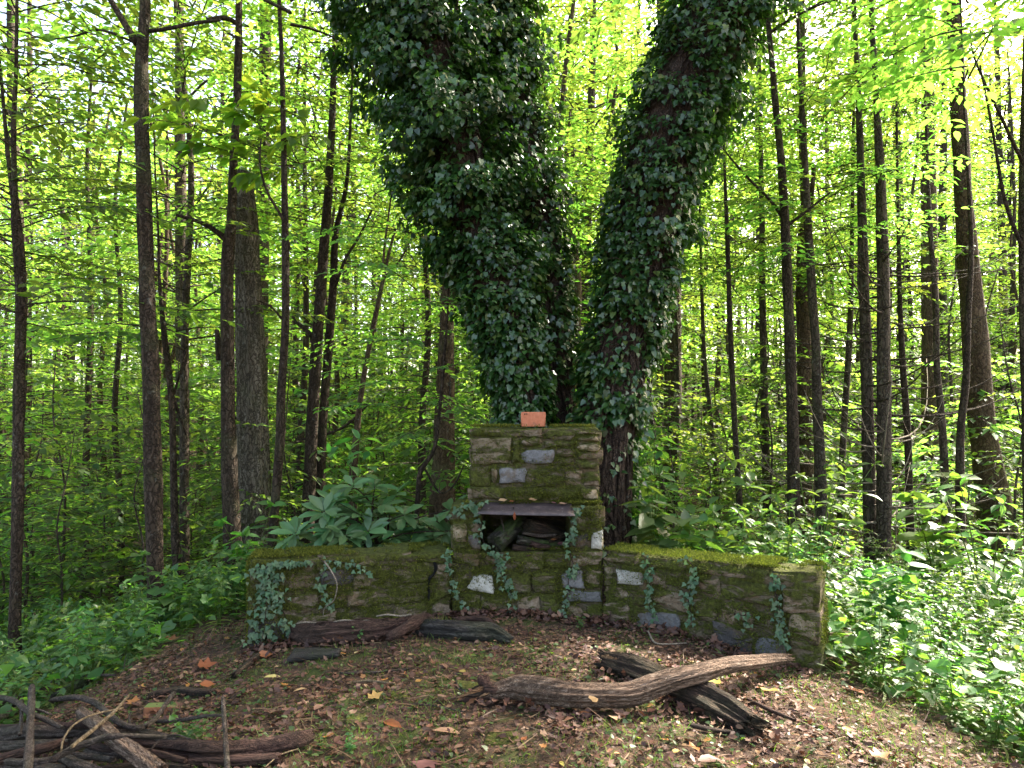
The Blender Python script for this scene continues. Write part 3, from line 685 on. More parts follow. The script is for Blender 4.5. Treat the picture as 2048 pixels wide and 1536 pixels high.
pl = [P(955, 1027, 5.30), P(1150, 1031, 5.30), P(1142, 1005, 5.49), P(973, 1004, 5.49)]
V, Qd = slab(pl, 0.008, 14, 4, -0.004)
plate = thing('steel_plate', 'rusted sheet of steel lying sloped over the firebox opening', 'metal sheet', tuple(np.mean(pl, axis=0)))
b = MB(); b.add(V - np.array(plate.location), None, Qd); b.obj('sheet', [M['plate']], plate)
b = MB()
V, T, Q = tube([P(1027, 1016, 5.37) + np.array([0, 0, -.004]), P(1027, 1016, 5.37) + np.array([0, -.004, .008])], .006, 8)
b.add(V - np.array(plate.location), T, Q); b.obj('bolt', [M['char']], plate)

def brick_shape(sx, sy, sz, bev, seed, recess=0.0):
    """block with worn bevelled edges and an optional recessed face"""
    mb = box_grid((-sx / 2, -sy / 2, 0), (sx, 0, 0), (0, sy, 0), (0, 0, sz), 14, 8, 8, 0.0025, seed, bev); return mb
tb = thing('terracotta_block', 'orange terracotta block standing alone on top of the chimney', 'block', (float(P(1066, 852, 5.6)[0]), 5.60, 1.487), 0.02)
brick_shape(0.193, 0.095, 0.118, 0.006, 71).obj('block', [M['terracotta']], tb, False)
b = MB()
for (u, v, ww, hh) in ((-.060, .103, .026, .004), (-.071, .099, .004, .010), (-.052, .097, .003, .006)):
    b.add([(u - ww / 2, -.0505, v - hh / 2), (u + ww / 2, -.0505, v - hh / 2), (u + ww / 2, -.0505, v + hh / 2), (u - ww / 2, -.0505, v + hh / 2),
           (u - ww / 2, -.0465, v - hh / 2), (u + ww / 2, -.0465, v - hh / 2), (u + ww / 2, -.0465, v + hh / 2), (u - ww / 2, -.0465, v + hh / 2)], None,
          [(0, 1, 2, 3), (4, 7, 6, 5), (0, 4, 5, 1), (1, 5, 6, 2), (2, 6, 7, 3), (3, 7, 4, 0)])
b.obj('chip_mark', [M['char']], tb)
for s in (-1, 1):
    b = MB(); V, T, Q = tube([(s * .0935, -.045, .006), (s * .0935, -.045, .112)], .0045, 6); b.add(V, T, Q); b.obj('raised_edge', [M['terracotta']], tb)

# ------------------------------------------------------------------ trees
def crown_mesh(name, seed, H0, H1, Rad, nb, leaf, kind='rhomb', rise=0.25, droop=0.16, prof=None, dens=1.0, tw_gap=0.17, rr=0.012, mat='leaf', flat=0.28, wid=1.0, wood='barkfar'):
    """layered sprays of leaves on branches round the axis; leaves and branch wood in one mesh"""
    r = np.random.default_rng(seed); mb = MB(); LP = []; LD = []; LN = []; LS = []
    for q in range(nb):
        u = (q + r.random()) / nb; z = H0 + (H1 - H0) * u
        L = Rad * (prof(u) if prof else (1.0 - 0.55 * u)) * r.uniform(0.6, 1.15)
        a = q * 2.39996 + r.normal(0, .4); d = np.array([math.cos(a), math.sin(a), 0.])
        ri = rise * r.uniform(0.3, 1.6); dr = droop * r.uniform(.5, 1.5)
        bend = r.normal(0, .25); side = np.array([-d[1], d[0], 0])
        def pt(t):
            t = np.asarray(t)[..., None]
            return np.array([0, 0, z]) + d * (L * t) + side * (bend * L * t * t) + np.array([0, 0, 1.]) * (ri * L * t - dr * L * t * t * 1.6)
        V, T, Q = tube(pt(np.linspace(0, 1, 7)), np.linspace(rr, .003, 7) * (0.6 + .4 * L / Rad), 4, cap=False)
        mb.add(V, T, Q, .5, 1)
        nt_ = max(3, int(L / tw_gap))
        for k in range(nt_):
            t = 0.22 + 0.78 * (k + r.random() * .6) / nt_
            p0 = pt(t); tg = nrm((pt(min(1, t + .05)) - pt(t - .05)))
            sg = 1 if k % 2 else -1
            an = sg * r.uniform(.5, 1.0) * (0.15 if k == nt_ - 1 else 1)
            s2 = np.cross(np.array([0, 0, 1.]), tg); s2 /= max(np.linalg.norm(s2), 1e-6)
            td = tg * math.cos(an) + s2 * math.sin(an) + np.array([0, 0, r.normal(0, .10)])
            tl = (0.42 * L * (1.05 - t) + 0.16) * r.uniform(.6, 1.2)
            m = max(3, int(tl / (leaf * .50) * dens))
            s = (np.arange(m) + r.random(m) * .5) / m
            pp = p0 + td * (tl * s)[:, None] + np.array([0, 0, -1.]) * (0.10 * tl * s * s)[:, None]
            sg2 = np.where(np.arange(m) % 2 == 0, 1, -1)[:, None]
            s3 = np.cross(np.array([0, 0, 1.]), td); s3 /= max(np.linalg.norm(s3), 1e-6)
            ld = td * .75 + s3 * sg2 * r.uniform(.5, 1.0, (m, 1)) + np.stack([r.normal(0, .2, m), r.normal(0, .2, m), r.normal(-.14, .22, m)], -1)
            ld[-1] = td + np.array([0, 0, -.2])
            LP.append(pp); LD.append(ld); LN.append(np.array([0, 0, 1.]) + r.normal(0, flat, (m, 3))); LS.append(leaf * r.uniform(.6, 1.2, m))
    leaves(mb, kind, np.concatenate(LP), np.concatenate(LD), np.concatenate(LN), np.concatenate(LS), np.clip(r.normal(.5, .26, sum(len(a) for a in LP)), 0, 1), 0, wid)
    return mb.mesh(name, [M[mat], M[wood]])

under = [crown_mesh('understory_crown', 101, 1.3, 7.0, 2.4, 34, .14, dens=1.1, tw_gap=.16),
         crown_mesh('understory_crown', 102, 0.9, 6.0, 2.1, 34, .125, 'rhomb', .12, .18, dens=1.1, tw_gap=.16),
         crown_mesh('understory_crown', 103, 2.2, 8.5, 2.7, 40, .155, 'rhomb', .35, .2, dens=1.15, tw_gap=.16),
         crown_mesh('understory_crown', 104, 3.0, 9.5, 2.6, 40, .145, 'rhomb', .3, .15, dens=1.15, tw_gap=.16)]
sapl = [crown_mesh('sapling_crown', 111, 0.35, 2.6, 1.05, 26, .12, 'rhomb', .35, .2, None, 1.2, .13, .006),
        crown_mesh('sapling_crown', 112, 0.25, 1.9, 0.95, 22, .10, 'rhomb', .5, .25, None, 1.2, .12, .006)]
hi = lambda u: 0.45 + 0.9 * math.sin(min(1, u * .95 + .08) * math.pi) * .75
canopy = [crown_mesh('canopy_crown', 121, 7.5, 18.0, 3.6, 46, .19, 'rhomb', .5, .22, hi, .9, .34, .035, flat=.5),
          crown_mesh('canopy_crown', 122, 6.0, 16.0, 3.2, 44, .18, 'rhomb', .45, .2, hi, .9, .34, .03, flat=.5),
          crown_mesh('canopy_crown', 123, 9.5, 20.0, 4.0, 46, .20, 'rhomb', .6, .25, hi, .9, .36, .04, flat=.5)]
nearcr = [crown_mesh('near_crown', 131, 2.6, 6.6, 1.9, 24, .115, 'oval', .18, .15, lambda u: .75 + .3 * math.sin(u * 3), 1.0, .17, .010),
          crown_mesh('near_crown', 132, 3.4, 7.4, 2.1, 24, .125, 'oval', .25, .18, lambda u: .8, 1.0, .18, .010),
          crown_mesh('near_crown', 133, 4.3, 8.6, 2.2, 22, .12, 'oval', .3, .18, lambda u: .8, 1.0, .18, .012)]

shadecr = crown_mesh('shade_crown', 141, 4.9, 8.2, 1.5, 44, .15, 'oval', .2, .18, lambda u: .9, 1.3, .15, .010)  # dense crown added beside the outer slender tree to shade the clearing

def trunk_mesh(seed, H, r0, bark, sides=9, lean=.25):
    r = random.Random(seed)
    pts = [np.array([r.uniform(-lean, lean) * (q / 5) * .6, r.uniform(-lean, lean) * (q / 5) * .6, H * q / 5 - .25]) for q in range(6)]
    pts[0][:2] = 0
    path = catmull(pts, 26); t = np.linspace(0, 1, 26)
    V, T, Q = tube(path, r0 * (1 - .72 * t) * (1 + .5 * np.exp(-t * 30)), sides, .10, seed)
    b = MB(); b.add(V, T, Q); return b.mesh('trunk', [M[bark]], True)
tr_small = [trunk_mesh(s, 9.5, .055 + .008 * s, bk, 8, .22 + .08 * s) for s, bk in ((1, 'barkfar'), (2, 'bark'), (3, 'barkbrown'))]
tr_sap = [trunk_mesh(s, 2.9, .018, 'barkfar', 5, .2) for s in (4, 5)]
tr_tall = [trunk_mesh(s, 19.0, .19, 'barkfar', 10, .5) for s in (6, 7, 8)]

def tree(name, label, cat, x, y, trunk, crowns, sc_, rz, group=None, zc=0.0):
    o = thing(name, label, cat, (x, y, gz(x, y)), rz, group, sc_)
    link('trunk', trunk, o)
    for c in crowns: link('crown', c, o, (0, 0, zc))
    return o

def hand_tree(name, label, pts, d, bark='bark', crowns=(), limbs=(), amp=.10, ridges=0, sides=12, group=None, top=True, cat='tree', n=40, base_flare=.25, tip=0.35, head=None):
    """trunk traced through measured points (photo x, photo y, width) at its own distance; limbs: lists of (x, y, width, extra distance)"""
    W = [np.array(P(px, py, d)) for px, py, w_ in pts]; Rr = [w_ / F * d / 2 for *_, w_ in pts]
    b0 = W[0].copy(); g = gz(b0[0], b0[1])
    if b0[2] > g: W.insert(0, np.array([b0[0], b0[1], g - .15])); Rr.insert(0, Rr[0] * (1 + base_flare))
    if top:
        e = W[-1] - W[-2]; e = e / np.linalg.norm(e)
        for q in range(2): W.append(W[-1] + (e * .6 + np.array([0, 0, .4])) * 1.6); Rr.append(Rr[-1] * (.75 if q == 0 else tip if head is None else .8))
        if head is not None:
            for q in range(3): W.append(W[-1] + np.array([0, 0, 2.4])); Rr.append(Rr[-1] * .75)
    base = np.array([W[0][0], W[0][1], gz(W[0][0], W[0][1])])
    root = thing(name, label, cat, tuple(base), 0, group)
    W = np.array(W) - base
    path = catmull(W, n)
    par = np.linspace(0, 1, len(W)); rad = np.interp(np.linspace(0, 1, n), par, Rr)
    sd_ = abs(hash((round(pts[0][0]), round(d * 10)))) % 97
    b = MB(); V, T, Q = tube(path, rad, sides, amp, sd_, ridges, freq=2.2); b.add(V, T, Q)
    b.obj('trunk', [M[bark]], root, True)
    for lm in limbs:
        lp = np.array([P(px, py, d + dd) for px, py, w_, dd in lm]) - base
        lr = [w_ / F * d / 2 for px, py, w_, dd in lm]
        m = 14; b = MB(); V, T, Q = tube(catmull(lp, m), np.interp(np.linspace(0, 1, m), np.linspace(0, 1, len(lr)), lr), 7, .08, sd_ + 3); b.add(V, T, Q)
        b.obj('limb', [M[bark]], root, True)
    if head is not None:
        o = link('crown', canopy[head[0]], root, (W[-1][0] * .6, W[-1][1] * .6, head[1])); o.rotation_euler = (0, 0, head[2])
    for (c, zc, s, rz, *off) in crowns:
        o = link('crown', c, root, (off[0] if off else 0, off[1] if off else 0, zc)); o.scale = (s,) * 3; o.rotation_euler = (0, 0, rz)
    return root

hand_tree('slender_tree', 'slender dark tree at the outer edge beside the stream, forking high into two thin stems',
          [(30, 1215, 22), (36, 1000, 21), (38, 800, 20), (42, 620, 20), (38, 500, 20), (32, 440, 18), (30, 380, 10), (27, 250, 9), (32, 150, 8), (34, 0, 6)], 7.0, 'bark',
          [(nearcr[1], .2, 1.0, .3), (under[3], 1.0, .8, 2.0)], [[(31, 440, 10, 0), (18, 330, 8, .1), (8, 220, 7, .2), (-6, 60, 5, .3)]], head=(0, 0.2, 3.9))
hand_tree('dark_tree', 'straight dark rough-barked tree standing alone in front, forking at the top of its stem',
          [(312, 1205, 34), (308, 1050, 33), (304, 880, 34), (300, 700, 32), (294, 580, 29), (289, 420, 29), (285, 300, 28), (282, 200, 28), (284, 110, 24), (289, 40, 20), (291, -10, 19)], 6.9, 'bark',
          [(nearcr[2], 2.2, .8, 1.2, -.9, .4)], [[(276, 88, 16, 0), (258, 62, 13, 0), (236, 26, 12, .05), (212, -20, 11, .1), (180, -120, 8, .2)], [(298, 62, 8, 0), (340, 56, 8, -.1), (390, 46, 7, -.2), (440, 40, 5, -.3)], [(270, 85, 5, 0), (200, 60, 5, .2), (150, 72, 4, .4), (110, 78, 3, .5)]], amp=.12, sides=14, head=(1, 2.0, 0.4))
hand_tree('thin_tree', 'thin leaning dark tree just behind the lone straight trunk',
          [(354, 1165, 16), (350, 1060, 16), (347, 930, 14), (344, 820, 13), (335, 720, 12), (327, 660, 11), (319, 560, 6), (316, 450, 4), (310, 330, 3)], 8.6, 'bark', [(under[0], 2.4, .85, .8)],
          [[(345, 790, 8, 0), (362, 840, 6, .1), (372, 870, 4, .2)], [(344, 800, 6, 0), (356, 760, 5, .1), (372, 700, 3, .2)]])
hand_tree('twin_tree', 'dark tree standing hard against the big grey snag, with one bent bare limb',
          [(470, 1172, 46), (464, 1100, 36), (460, 960, 32), (456, 820, 28), (455, 680, 27), (455, 560, 25), (457, 490, 25), (463, 440, 20), (466, 330, 16), (474, 200, 15), (477, 100, 14), (478, 10, 12)], 7.9, 'bark',
          [], [[(456, 482, 15, 0), (432, 462, 11, -.05), (402, 445, 9, -.1), (352, 430, 6, -.2)], [(476, 48, 10, 0), (450, 36, 10, -.1), (414, 40, 8, -.2)], [(440, 720, 16, .1), (437, 690, 13, .1), (434, 660, 9, .1)]], amp=.12, head=(0, 0.8, 1.4))
hand_tree('grey_snag', 'big old grey snag with furrowed peeling wood and a long dark crack',
          [(510, 1175, 76), (509, 1060, 64), (507, 900, 58), (503, 740, 56), (498, 600, 52), (492, 460, 46), (488, 400, 42), (487, 360, 34), (484, 335, 14)], 8.5, 'barkgrey', [], [], amp=.13, ridges=9, sides=40, n=60, top=False)
hand_tree('slender_tree', 'slender knobbly tree between the grey snag and the pair of leaning stems',
          [(543, 1118, 20), (550, 1010, 19), (560, 880, 18), (563, 780, 17), (571, 650, 16), (571, 520, 15), (569, 380, 13), (567, 250, 11), (563, 100, 9), (558, -10, 8)], 7.4, 'bark', [(nearcr[0], 3.6, .8, 2.9, 0, 1.3)],
          [[(579, 500, 7, 0), (566, 440, 6, -.1), (535, 385, 5, -.2), (520, 330, 4, -.3), (522, 280, 3, -.3)], [(566, 640, 5, 0), (540, 612, 4, -.1), (512, 600, 3, -.2)]])
hand_tree('leaning_tree', 'thicker of the two dark stems that lean together behind the rhododendron',
          [(615, 1080, 27), (619, 960, 25), (625, 830, 24), (632, 720, 23), (642, 580, 21), (650, 470, 19), (657, 380, 17), (664, 250, 14), (668, 120, 12), (672, 0, 10)], 8.8, 'bark', [(under[2], 2.6, .8, .4, -.3, 1.4)],
          [[(624, 672, 12, 0), (612, 660, 10, .1), (598, 648, 9, .2), (586, 634, 6, .3)]])
hand_tree('leaning_tree', 'thinner of the two dark stems that lean together behind the rhododendron',
          [(640, 1030, 22), (643, 900, 19), (650, 780, 17), (660, 660, 17), (667, 560, 15), (671, 470, 13), (682, 420, 10), (694, 360, 8), (700, 260, 6), (706, 120, 5)], 9.0, 'bark', [(under[1], 3.6, .8, 1.4)],
          [[(668, 580, 7, 0), (690, 520, 6, -.1), (720, 470, 5, -.2), (744, 420, 4, -.2)], [(600, 880, 5, .3), (660, 866, 6, .1), (700, 845, 5, .1), (740, 805, 4, 0)]])
hand_tree('thin_tree', 'thin forked young tree leaning towards the ivy behind the rhododendron',
          [(706, 970, 17), (710, 900, 15), (718, 820, 11), (730, 740, 10), (745, 660, 10), (760, 590, 9), (768, 550, 8), (782, 490, 6), (800, 440, 5), (835, 425, 3)], 8.4, 'barkbrown', [(under[1], 3.0, .75, 4.4, 0, 1.3)],
          [[(766, 552, 6, 0), (768, 500, 5, 0), (776, 440, 4, 0), (790, 330, 3, 0)], [(768, 556, 5, 0), (800, 520, 4, -.1), (840, 440, 3, -.2)]], tip=.2)
hand_tree('brown_tree', 'stout brown tree half hidden behind the fireplace chimney',
          [(884, 1075, 56), (886, 960, 47), (888, 860, 44), (890, 760, 36), (893, 660, 28), (897, 560, 24), (902, 440, 22)], 8.6, 'barkbrown', [(under[2], 2.6, .85, 3.3, .3, 1.6)], [[(900, 610, 10, 0), (915, 560, 8, -.1), (930, 520, 5, -.1)]], sides=16)
hand_tree('sapling', 'crooked sapling in front of the stout brown tree behind the wall',
          [(833, 1060, 10), (838, 960, 10), (846, 935, 9), (868, 900, 8), (876, 850, 7), (885, 760, 6), (893, 660, 5), (896, 600, 3)], 6.7, 'bark', [(nearcr[0], -.3, .62, 2.0)],
          [[(846, 932, 5, 0), (880, 985, 5, .1), (908, 970, 4, .1), (928, 930, 3, .1)]], tip=.2, n=30)
# right of the fireplace
hand_tree('dark_tree', 'dark straight tree standing behind the tall green weeds past the wall end',
          [(1588, 1150, 28), (1588, 1000, 25), (1586, 880, 22), (1582, 760, 21), (1577, 620, 20), (1572, 480, 19), (1568, 400, 17), (1560, 300, 14), (1550, 200, 13), (1542, 100, 11), (1534, 0, 9)], 8.4, 'bark', [(nearcr[2], 1.6, .9, 5.0)],
          [[(1568, 440, 7, 0), (1540, 400, 6, .1), (1490, 350, 5, .2), (1440, 290, 3, .3)], [(1570, 455, 7, 0), (1610, 425, 6, -.1), (1660, 385, 4, -.2)]], head=(1, 0.6, 5.4))
hand_tree('slender_tree', 'slender pale-barked tree beside the dark straight tree in the weeds',
          [(1645, 1165, 26), (1643, 1050, 24), (1640, 920, 22), (1634, 800, 20), (1632, 700, 18), (1624, 580, 17), (1616, 450, 15), (1608, 300, 12), (1602, 180, 9), (1596, 60, 7)], 8.9, 'barkfar', [(under[0], 2.8, .75, 1.9)])
hand_tree('tall_tree', 'taller brown tree between the dark straight tree and the slender pale-barked one',
          [(1612, 1060, 36), (1612, 900, 33), (1610, 780, 29), (1606, 600, 27), (1608, 470, 26), (1612, 430, 20), (1606, 300, 16), (1604, 100, 13)], 11.0, 'barkbrown', [(under[2], 1.6, .9, .9)], [[(1612, 460, 12, 0), (1622, 410, 10, 0), (1628, 330, 8, 0)]], head=(2, 0.0, 0.9))
for q, (lab, pts, d) in enumerate([
    ('thin bare young tree among the bright leaves nearest the ivy-clad tree', [(1276, 1000, 9), (1272, 900, 9), (1270, 780, 8), (1268, 650, 6), (1266, 500, 4)], 10.5),
    ('thin young tree leaning in the bright leaves past the ivy-clad tree', [(1325, 985, 11), (1312, 900, 11), (1300, 820, 9), (1296, 700, 7), (1300, 560, 5)], 11.5),
    ('pole-thin young tree with a twig on one side in the bright leaves', [(1480, 1040, 13), (1474, 930, 12), (1467, 800, 11), (1460, 640, 10), (1455, 480, 9), (1450, 360, 6), (1446, 200, 4)], 9.6),
    ('thin bent young tree between two pole-thin trees in the bright leaves', [(1436, 1000, 10), (1430, 930, 10), (1418, 800, 9), (1408, 700, 8), (1402, 520, 6)], 12.0),
    ('mid-brown young tree just before the dark straight tree in the weeds', [(1536, 1050, 16), (1532, 930, 16), (1528, 760, 14), (1525, 600, 13), (1524, 470, 12), (1522, 330, 9), (1520, 150, 6)], 11.5),
    ('thin grey young tree close behind the fireplace among bright leaves', [(1352, 990, 9), (1354, 860, 9), (1356, 760, 8), (1352, 600, 6), (1350, 450, 4)], 12.5),
    ('dim young tree right behind the paired bare conifers', [(1682, 1090, 16), (1683, 960, 14), (1690, 820, 13), (1700, 660, 11), (1704, 480, 8)], 11.0),
    ('crooked thin tree in the shade beyond the paired conifers', [(1822, 1110, 17), (1818, 1000, 15), (1816, 880, 13), (1806, 740, 12), (1800, 600, 9), (1796, 430, 6)], 10.0),
    ('slender tree with a kinked stem in the shade beyond the conifers', [(1893, 1110, 17), (1890, 980, 16), (1884, 850, 14), (1874, 740, 13), (1872, 620, 11), (1862, 480, 9), (1855, 330, 6)], 9.6),
    ('thin dark tree in front of the big mossy leaning trunk', [(1922, 1100, 18), (1920, 960, 17), (1922, 850, 15), (1932, 760, 14), (1936, 640, 12), (1942, 520, 10), (1940, 420, 7), (1930, 250, 4)], 8.2)]):
    hand_tree('young_tree', lab, pts, d, 'bark' if q in (2, 7, 9) else 'barkfar', [((under[q % 4] if q != 9 else nearcr[1]), [3.4, 3.6, 2.6, 3.4, 3.0, 3.4, 2.2, 4.2, 3.6, 3.2][q], .66, q * 1.3, 0 if q != 9 else -.2, 0 if q < 7 else 1.2)], group=None, tip=.25, n=28)
hand_tree('leaning_tree', 'big leaning trunk with orange-brown mossy bark in the shaded weeds',
          [(2004, 1110, 66), (1988, 1010, 58), (1974, 920, 54), (1962, 820, 49), (1952, 700, 44), (1942, 600, 40), (1932, 480, 35), (1922, 300, 31), (1912, 100, 27)], 9.8, 'barkbrown', [(under[3], 7.2, .8, 3.0)], sides=20, amp=.12)
hand_tree('tall_tree', 'brown trunk showing only high up through gaps in bright leaves',
          [(1862, 1000, 36), (1860, 600, 30), (1856, 300, 26), (1855, 200, 24), (1853, 90, 22), (1850, 0, 20)], 14.5, 'barkbrown', [(under[2], 7.0, 1.0, 2.0)])
hand_tree('slender_tree', 'slender dark tree with long bare twigs at the outer edge of the weeds',
          [(2062, 1150, 22), (2056, 900, 20), (2050, 700, 18), (2046, 500, 16), (2047, 300, 15), (2050, 170, 12), (2052, 20, 8)], 7.2, 'bark', [(shadecr, .25, 1.0, 4.4, -1.15, -.75)],
          [[(2046, 500, 8, 0), (2010, 400, 7, -.1), (1985, 260, 5, -.2), (1960, 130, 3, -.3)], [(2048, 330, 8, 0), (2010, 250, 6, -.1), (1950, 120, 4, -.2), (1940, 60, 3, -.2)]])

# paired conifers: dead bare boughs low down, thin needled sprays above
def conifer(label, pts, d, seed, low_px, n_dead=30):
    r = np.random.default_rng(seed)
    W = np.array([P(px, py, d) for px, py, w_ in pts]); Rr = np.array([w_ / F * d / 2 for *_, w_ in pts])
    g = gz(W[0][0], W[0][1]); base = np.array([W[0][0], W[0][1], g])
    root = thing('conifer', label, 'tree', tuple(base))
    W = np.vstack([[base[0], base[1], g - .12], W]) - base; Rr = np.concatenate([[Rr[0] * 1.2], Rr])
    top = W[-1] + np.array([-.05, 0, 2.0]); W = np.vstack([W, top]); Rr = np.append(Rr, .012)
    path = catmull(W, 50); rad = np.interp(np.linspace(0, 1, 50), np.linspace(0, 1, len(W)), Rr)
    b = MB(); V, T, Q = tube(path, rad, 12, .09, seed); b.add(V, T, Q); b.obj('trunk', [M['barkfar']], root, True)
    def at(z):
        return np.array([np.interp(z, path[:, 2], path[:, 0]), np.interp(z, path[:, 2], path[:, 1]), z])
    H = path[-1][2]
    for q in range(n_dead):                                   # dead boughs, each its own part
        z = 0.45 + (4.3 - .45) * (q + r.random() * .7) / n_dead; a = r.uniform(0, 2 * math.pi)
        L = r.uniform(.7, 2.4); dv = np.array([math.cos(a), math.sin(a) * .8, 0])
        curl = r.uniform(-.1, .6); s = np.linspace(0, 1, 9)[:, None]
        sw = np.array([-dv[1], dv[0], 0]) * r.normal(0, .22)
        pp = at(z) + dv * L * s + np.array([0, 0, 1.]) * L * (curl * s * s * s * 1.1 - .18 * s * (1 - s) + .08 * s) + sw * L * s * s
        b = MB(); V, T, Q = tube(pp, np.linspace(.012, .0035, 9) * r.uniform(.8, 1.4), 5); b.add(V, T, Q)
        for _ in range(r.integers(2, 5)):
            t0 = r.uniform(.3, .9); k = int(t0 * 8); e = nrm(dv + np.array([r.normal(0, .7), r.normal(0, .7), r.normal(.1, .4)]))
            V, T, Q = tube(pp[k] + e * np.linspace(0, r.uniform(.15, .5), 5)[:, None] + np.array([0, 0, .12]) * (np.linspace(0, 1, 5) ** 2)[:, None], np.linspace(.004, .0015, 5), 4); b.add(V, T, Q)
        b.obj('bough', [M['deadtwig'] if z < 2.0 else M['barkfar']], root, True)
    mb = MB(); LP = []; LD = []; LN = []                      # live sprays
    for q in range(36):
        z = 3.9 + (H - 3.9) * (q + r.random()) / 36; a = q * 2.4 + r.normal(0, .4)
        if z < 5.2 and math.cos(a - .6) > .35: continue
        L = (1.15 - .6 * (z - 3.35) / (H - 3.35)) * r.uniform(.5, 1.1)
        dv = np.array([math.cos(a), math.sin(a), 0]); s = np.linspace(0, 1, 8)[:, None]
        pp = at(z) + dv * L * s + np.array([0, 0, 1.]) * L * (.22 * s - .3 * s * s)
        V, T, Q = tube(pp, np.linspace(.008, .002, 8), 4, cap=False); mb.add(V, T, Q, .5, 1)
        for k in range(int(L / .07)):
            t0 = .2 + .8 * r.random(); c = at(z) + dv * L * t0 + np.array([0, 0, 1.]) * L * (.22 * t0 - .3 * t0 * t0)
            e = nrm(dv + np.array([-dv[1], dv[0], 0]) * r.choice([-1, 1]) * r.uniform(.6, 1.3) + np.array([0, 0, -.15])); l2 = r.uniform(.1, .28); m = int(l2 / .011)
            ss = r.random(m); LP.append(c + e * (ss * l2)[:, None] + r.normal(0, .004, (m, 3))); LD.append(e + r.normal(0, .55, (m, 3))); LN.append(np.array([0, 0, 1.]) + r.normal(0, .4, (m, 3)))
    LP = np.concatenate(LP); leaves(mb, 'needle', LP, np.concatenate(LD), np.concatenate(LN), r.uniform(.02, .04, len(LP)))
    mb.obj('crown', [M['needle'], M['barkfar']], root)
    return root
conifer('conifer with bare dead boughs, nearer the wall of the closely paired two', [(1742, 1130, 26), (1738, 950, 24), (1735, 800, 22), (1730, 640, 20), (1725, 480, 18), (1721, 320, 14), (1716, 180, 11), (1708, 0, 8)], 9.0, 301, 0)
conifer('conifer with pale curling dead boughs, the slightly thicker of the closely paired two', [(1767, 1135, 30), (1768, 950, 28), (1768, 800, 26), (1767, 640, 24), (1765, 480, 22), (1760, 340, 17), (1752, 180, 12), (1742, 0, 9)], 8.8, 302, 0, 36)

# woodland behind: young trees, saplings, tall trees
SD = np.array(SUN_DIR)
open_rays = [(np.array([2.5, 3.9, -.1]), 1.9), (np.array([2.6, 6.4, .4]), 1.7), (np.array([1.9, 4.7, .5]), .9), (np.array([-2.3, 5.2, 3.8]), 1.5), (np.array([3.6, 5.0, .2]), 1.4), (np.array([3.4, 6.6, .4]), 1.2), (np.array([3.5, 12.0, 1.5]), 2.5), (np.array([-4.0, 12.0, 2.0]), 2.5), (np.array([-9, 13.0, 1.0]), 2.0), (np.array([1.5, 11.0, 2.0]), 1.5)]
def blocks(x, y, zlo, zhi, rad, extra=0, n=99):
    for (p, r_) in open_rays[:n]:
        for z in np.linspace(zlo, zhi, 9):
            t = (z - p[2]) / SD[2]; q = p + SD * t
            if math.hypot(q[0] - x, q[1] - y) < rad + r_ + extra: return True
    return False
occupied = []
def free(x, y, dmin):
    for (a, b_, c) in occupied:
        if (x - a) ** 2 + (y - b_) ** 2 < max(dmin, c) ** 2: return False
    return True
MARK = [(120, 'past the forking tree by the stream'), (330, 'behind the lone rough-barked tree'), (560, 'behind the grey snag'), (760, 'behind the two leaning stems'), (1000, 'behind the rhododendron'),
        (1250, 'behind the fork of the ivy-clad tree'), (1400, 'just past the ivy-clad tree'), (1560, 'behind the pole-thin trees'), (1690, 'behind the pale-barked tree'), (1860, 'behind the paired conifers'), (9999, 'behind the big leaning trunk')]
def zone(x, y):
    px = 1024 + x / y * F
    mk = next(m for lim, m in MARK if px < lim)
    return px, ('close ' if y < 13 else 'farther ' if y < 21 else 'deep in the woods ') + mk
rs = random.Random(21)
cnt = 0
while cnt < 118:                                             # young layered trees
    y = 9.6 + 34 * rs.random() ** 1.25; x = rs.uniform(-.80, .80) * (y + 2.5)
    if not free(x, y, 1.45 + .03 * y): 
        cnt += .02; continue
    px, zt = zone(x, y)
    if blocks(x, y, 1.8, 9, 1.7, n=6) or ((1180 < px < 1760 and y < 20 and rs.random() < .8) or (760 < px <= 1180 and y < 20 and rs.random() < .8) or (px <= 760 and y < 16.5 and rs.random() < .6)):
        cnt += .02; continue
    occupied.append((x, y, 0.9)); k = rs.randrange(4)
    s = rs.uniform(.85, 1.3) * (1 + .008 * y) * (.78 if x > .5 and y < 20 else 1)
    ds = ('layered leaves', 'low boughs', 'broad leaves', 'high leaves')[k]
    tree('young_tree', 'young tree with %s %s' % (ds, zt), 'tree', x, y, tr_small[rs.randrange(3)], [under[k]], s, rs.uniform(0, 6.28), 'young trees with %s %s' % (ds, zt))
    cnt += 1
cnt = 0
while cnt < 230:                                             # saplings
    y = 8.4 + 24 * rs.random() ** 1.3; x = rs.uniform(-.80, .80) * (y + 2)
    if not free(x, y, .5) or (y < 12 and blocks(x, y, .5, 2.6, .8, n=6)): 
        cnt += .02; continue
    px, zt = zone(x, y); occupied.append((x, y, .4)); k = rs.randrange(2)
    tree('sapling', '%s %s sapling %s' % (('low' if (ss := rs.uniform(.8, 1.7)) < 1.1 else 'waist-high' if ss < 1.4 else 'tall'), ('wide-leaved', 'fine-leaved')[k], zt), 'sapling', x, y, tr_sap[k], [sapl[k]], ss, rs.uniform(0, 6.28), '%s %s saplings %s' % (('low' if ss < 1.1 else 'waist-high' if ss < 1.4 else 'tall'), ('wide-leaved', 'fine-leaved')[k], zt))
    cnt += 1

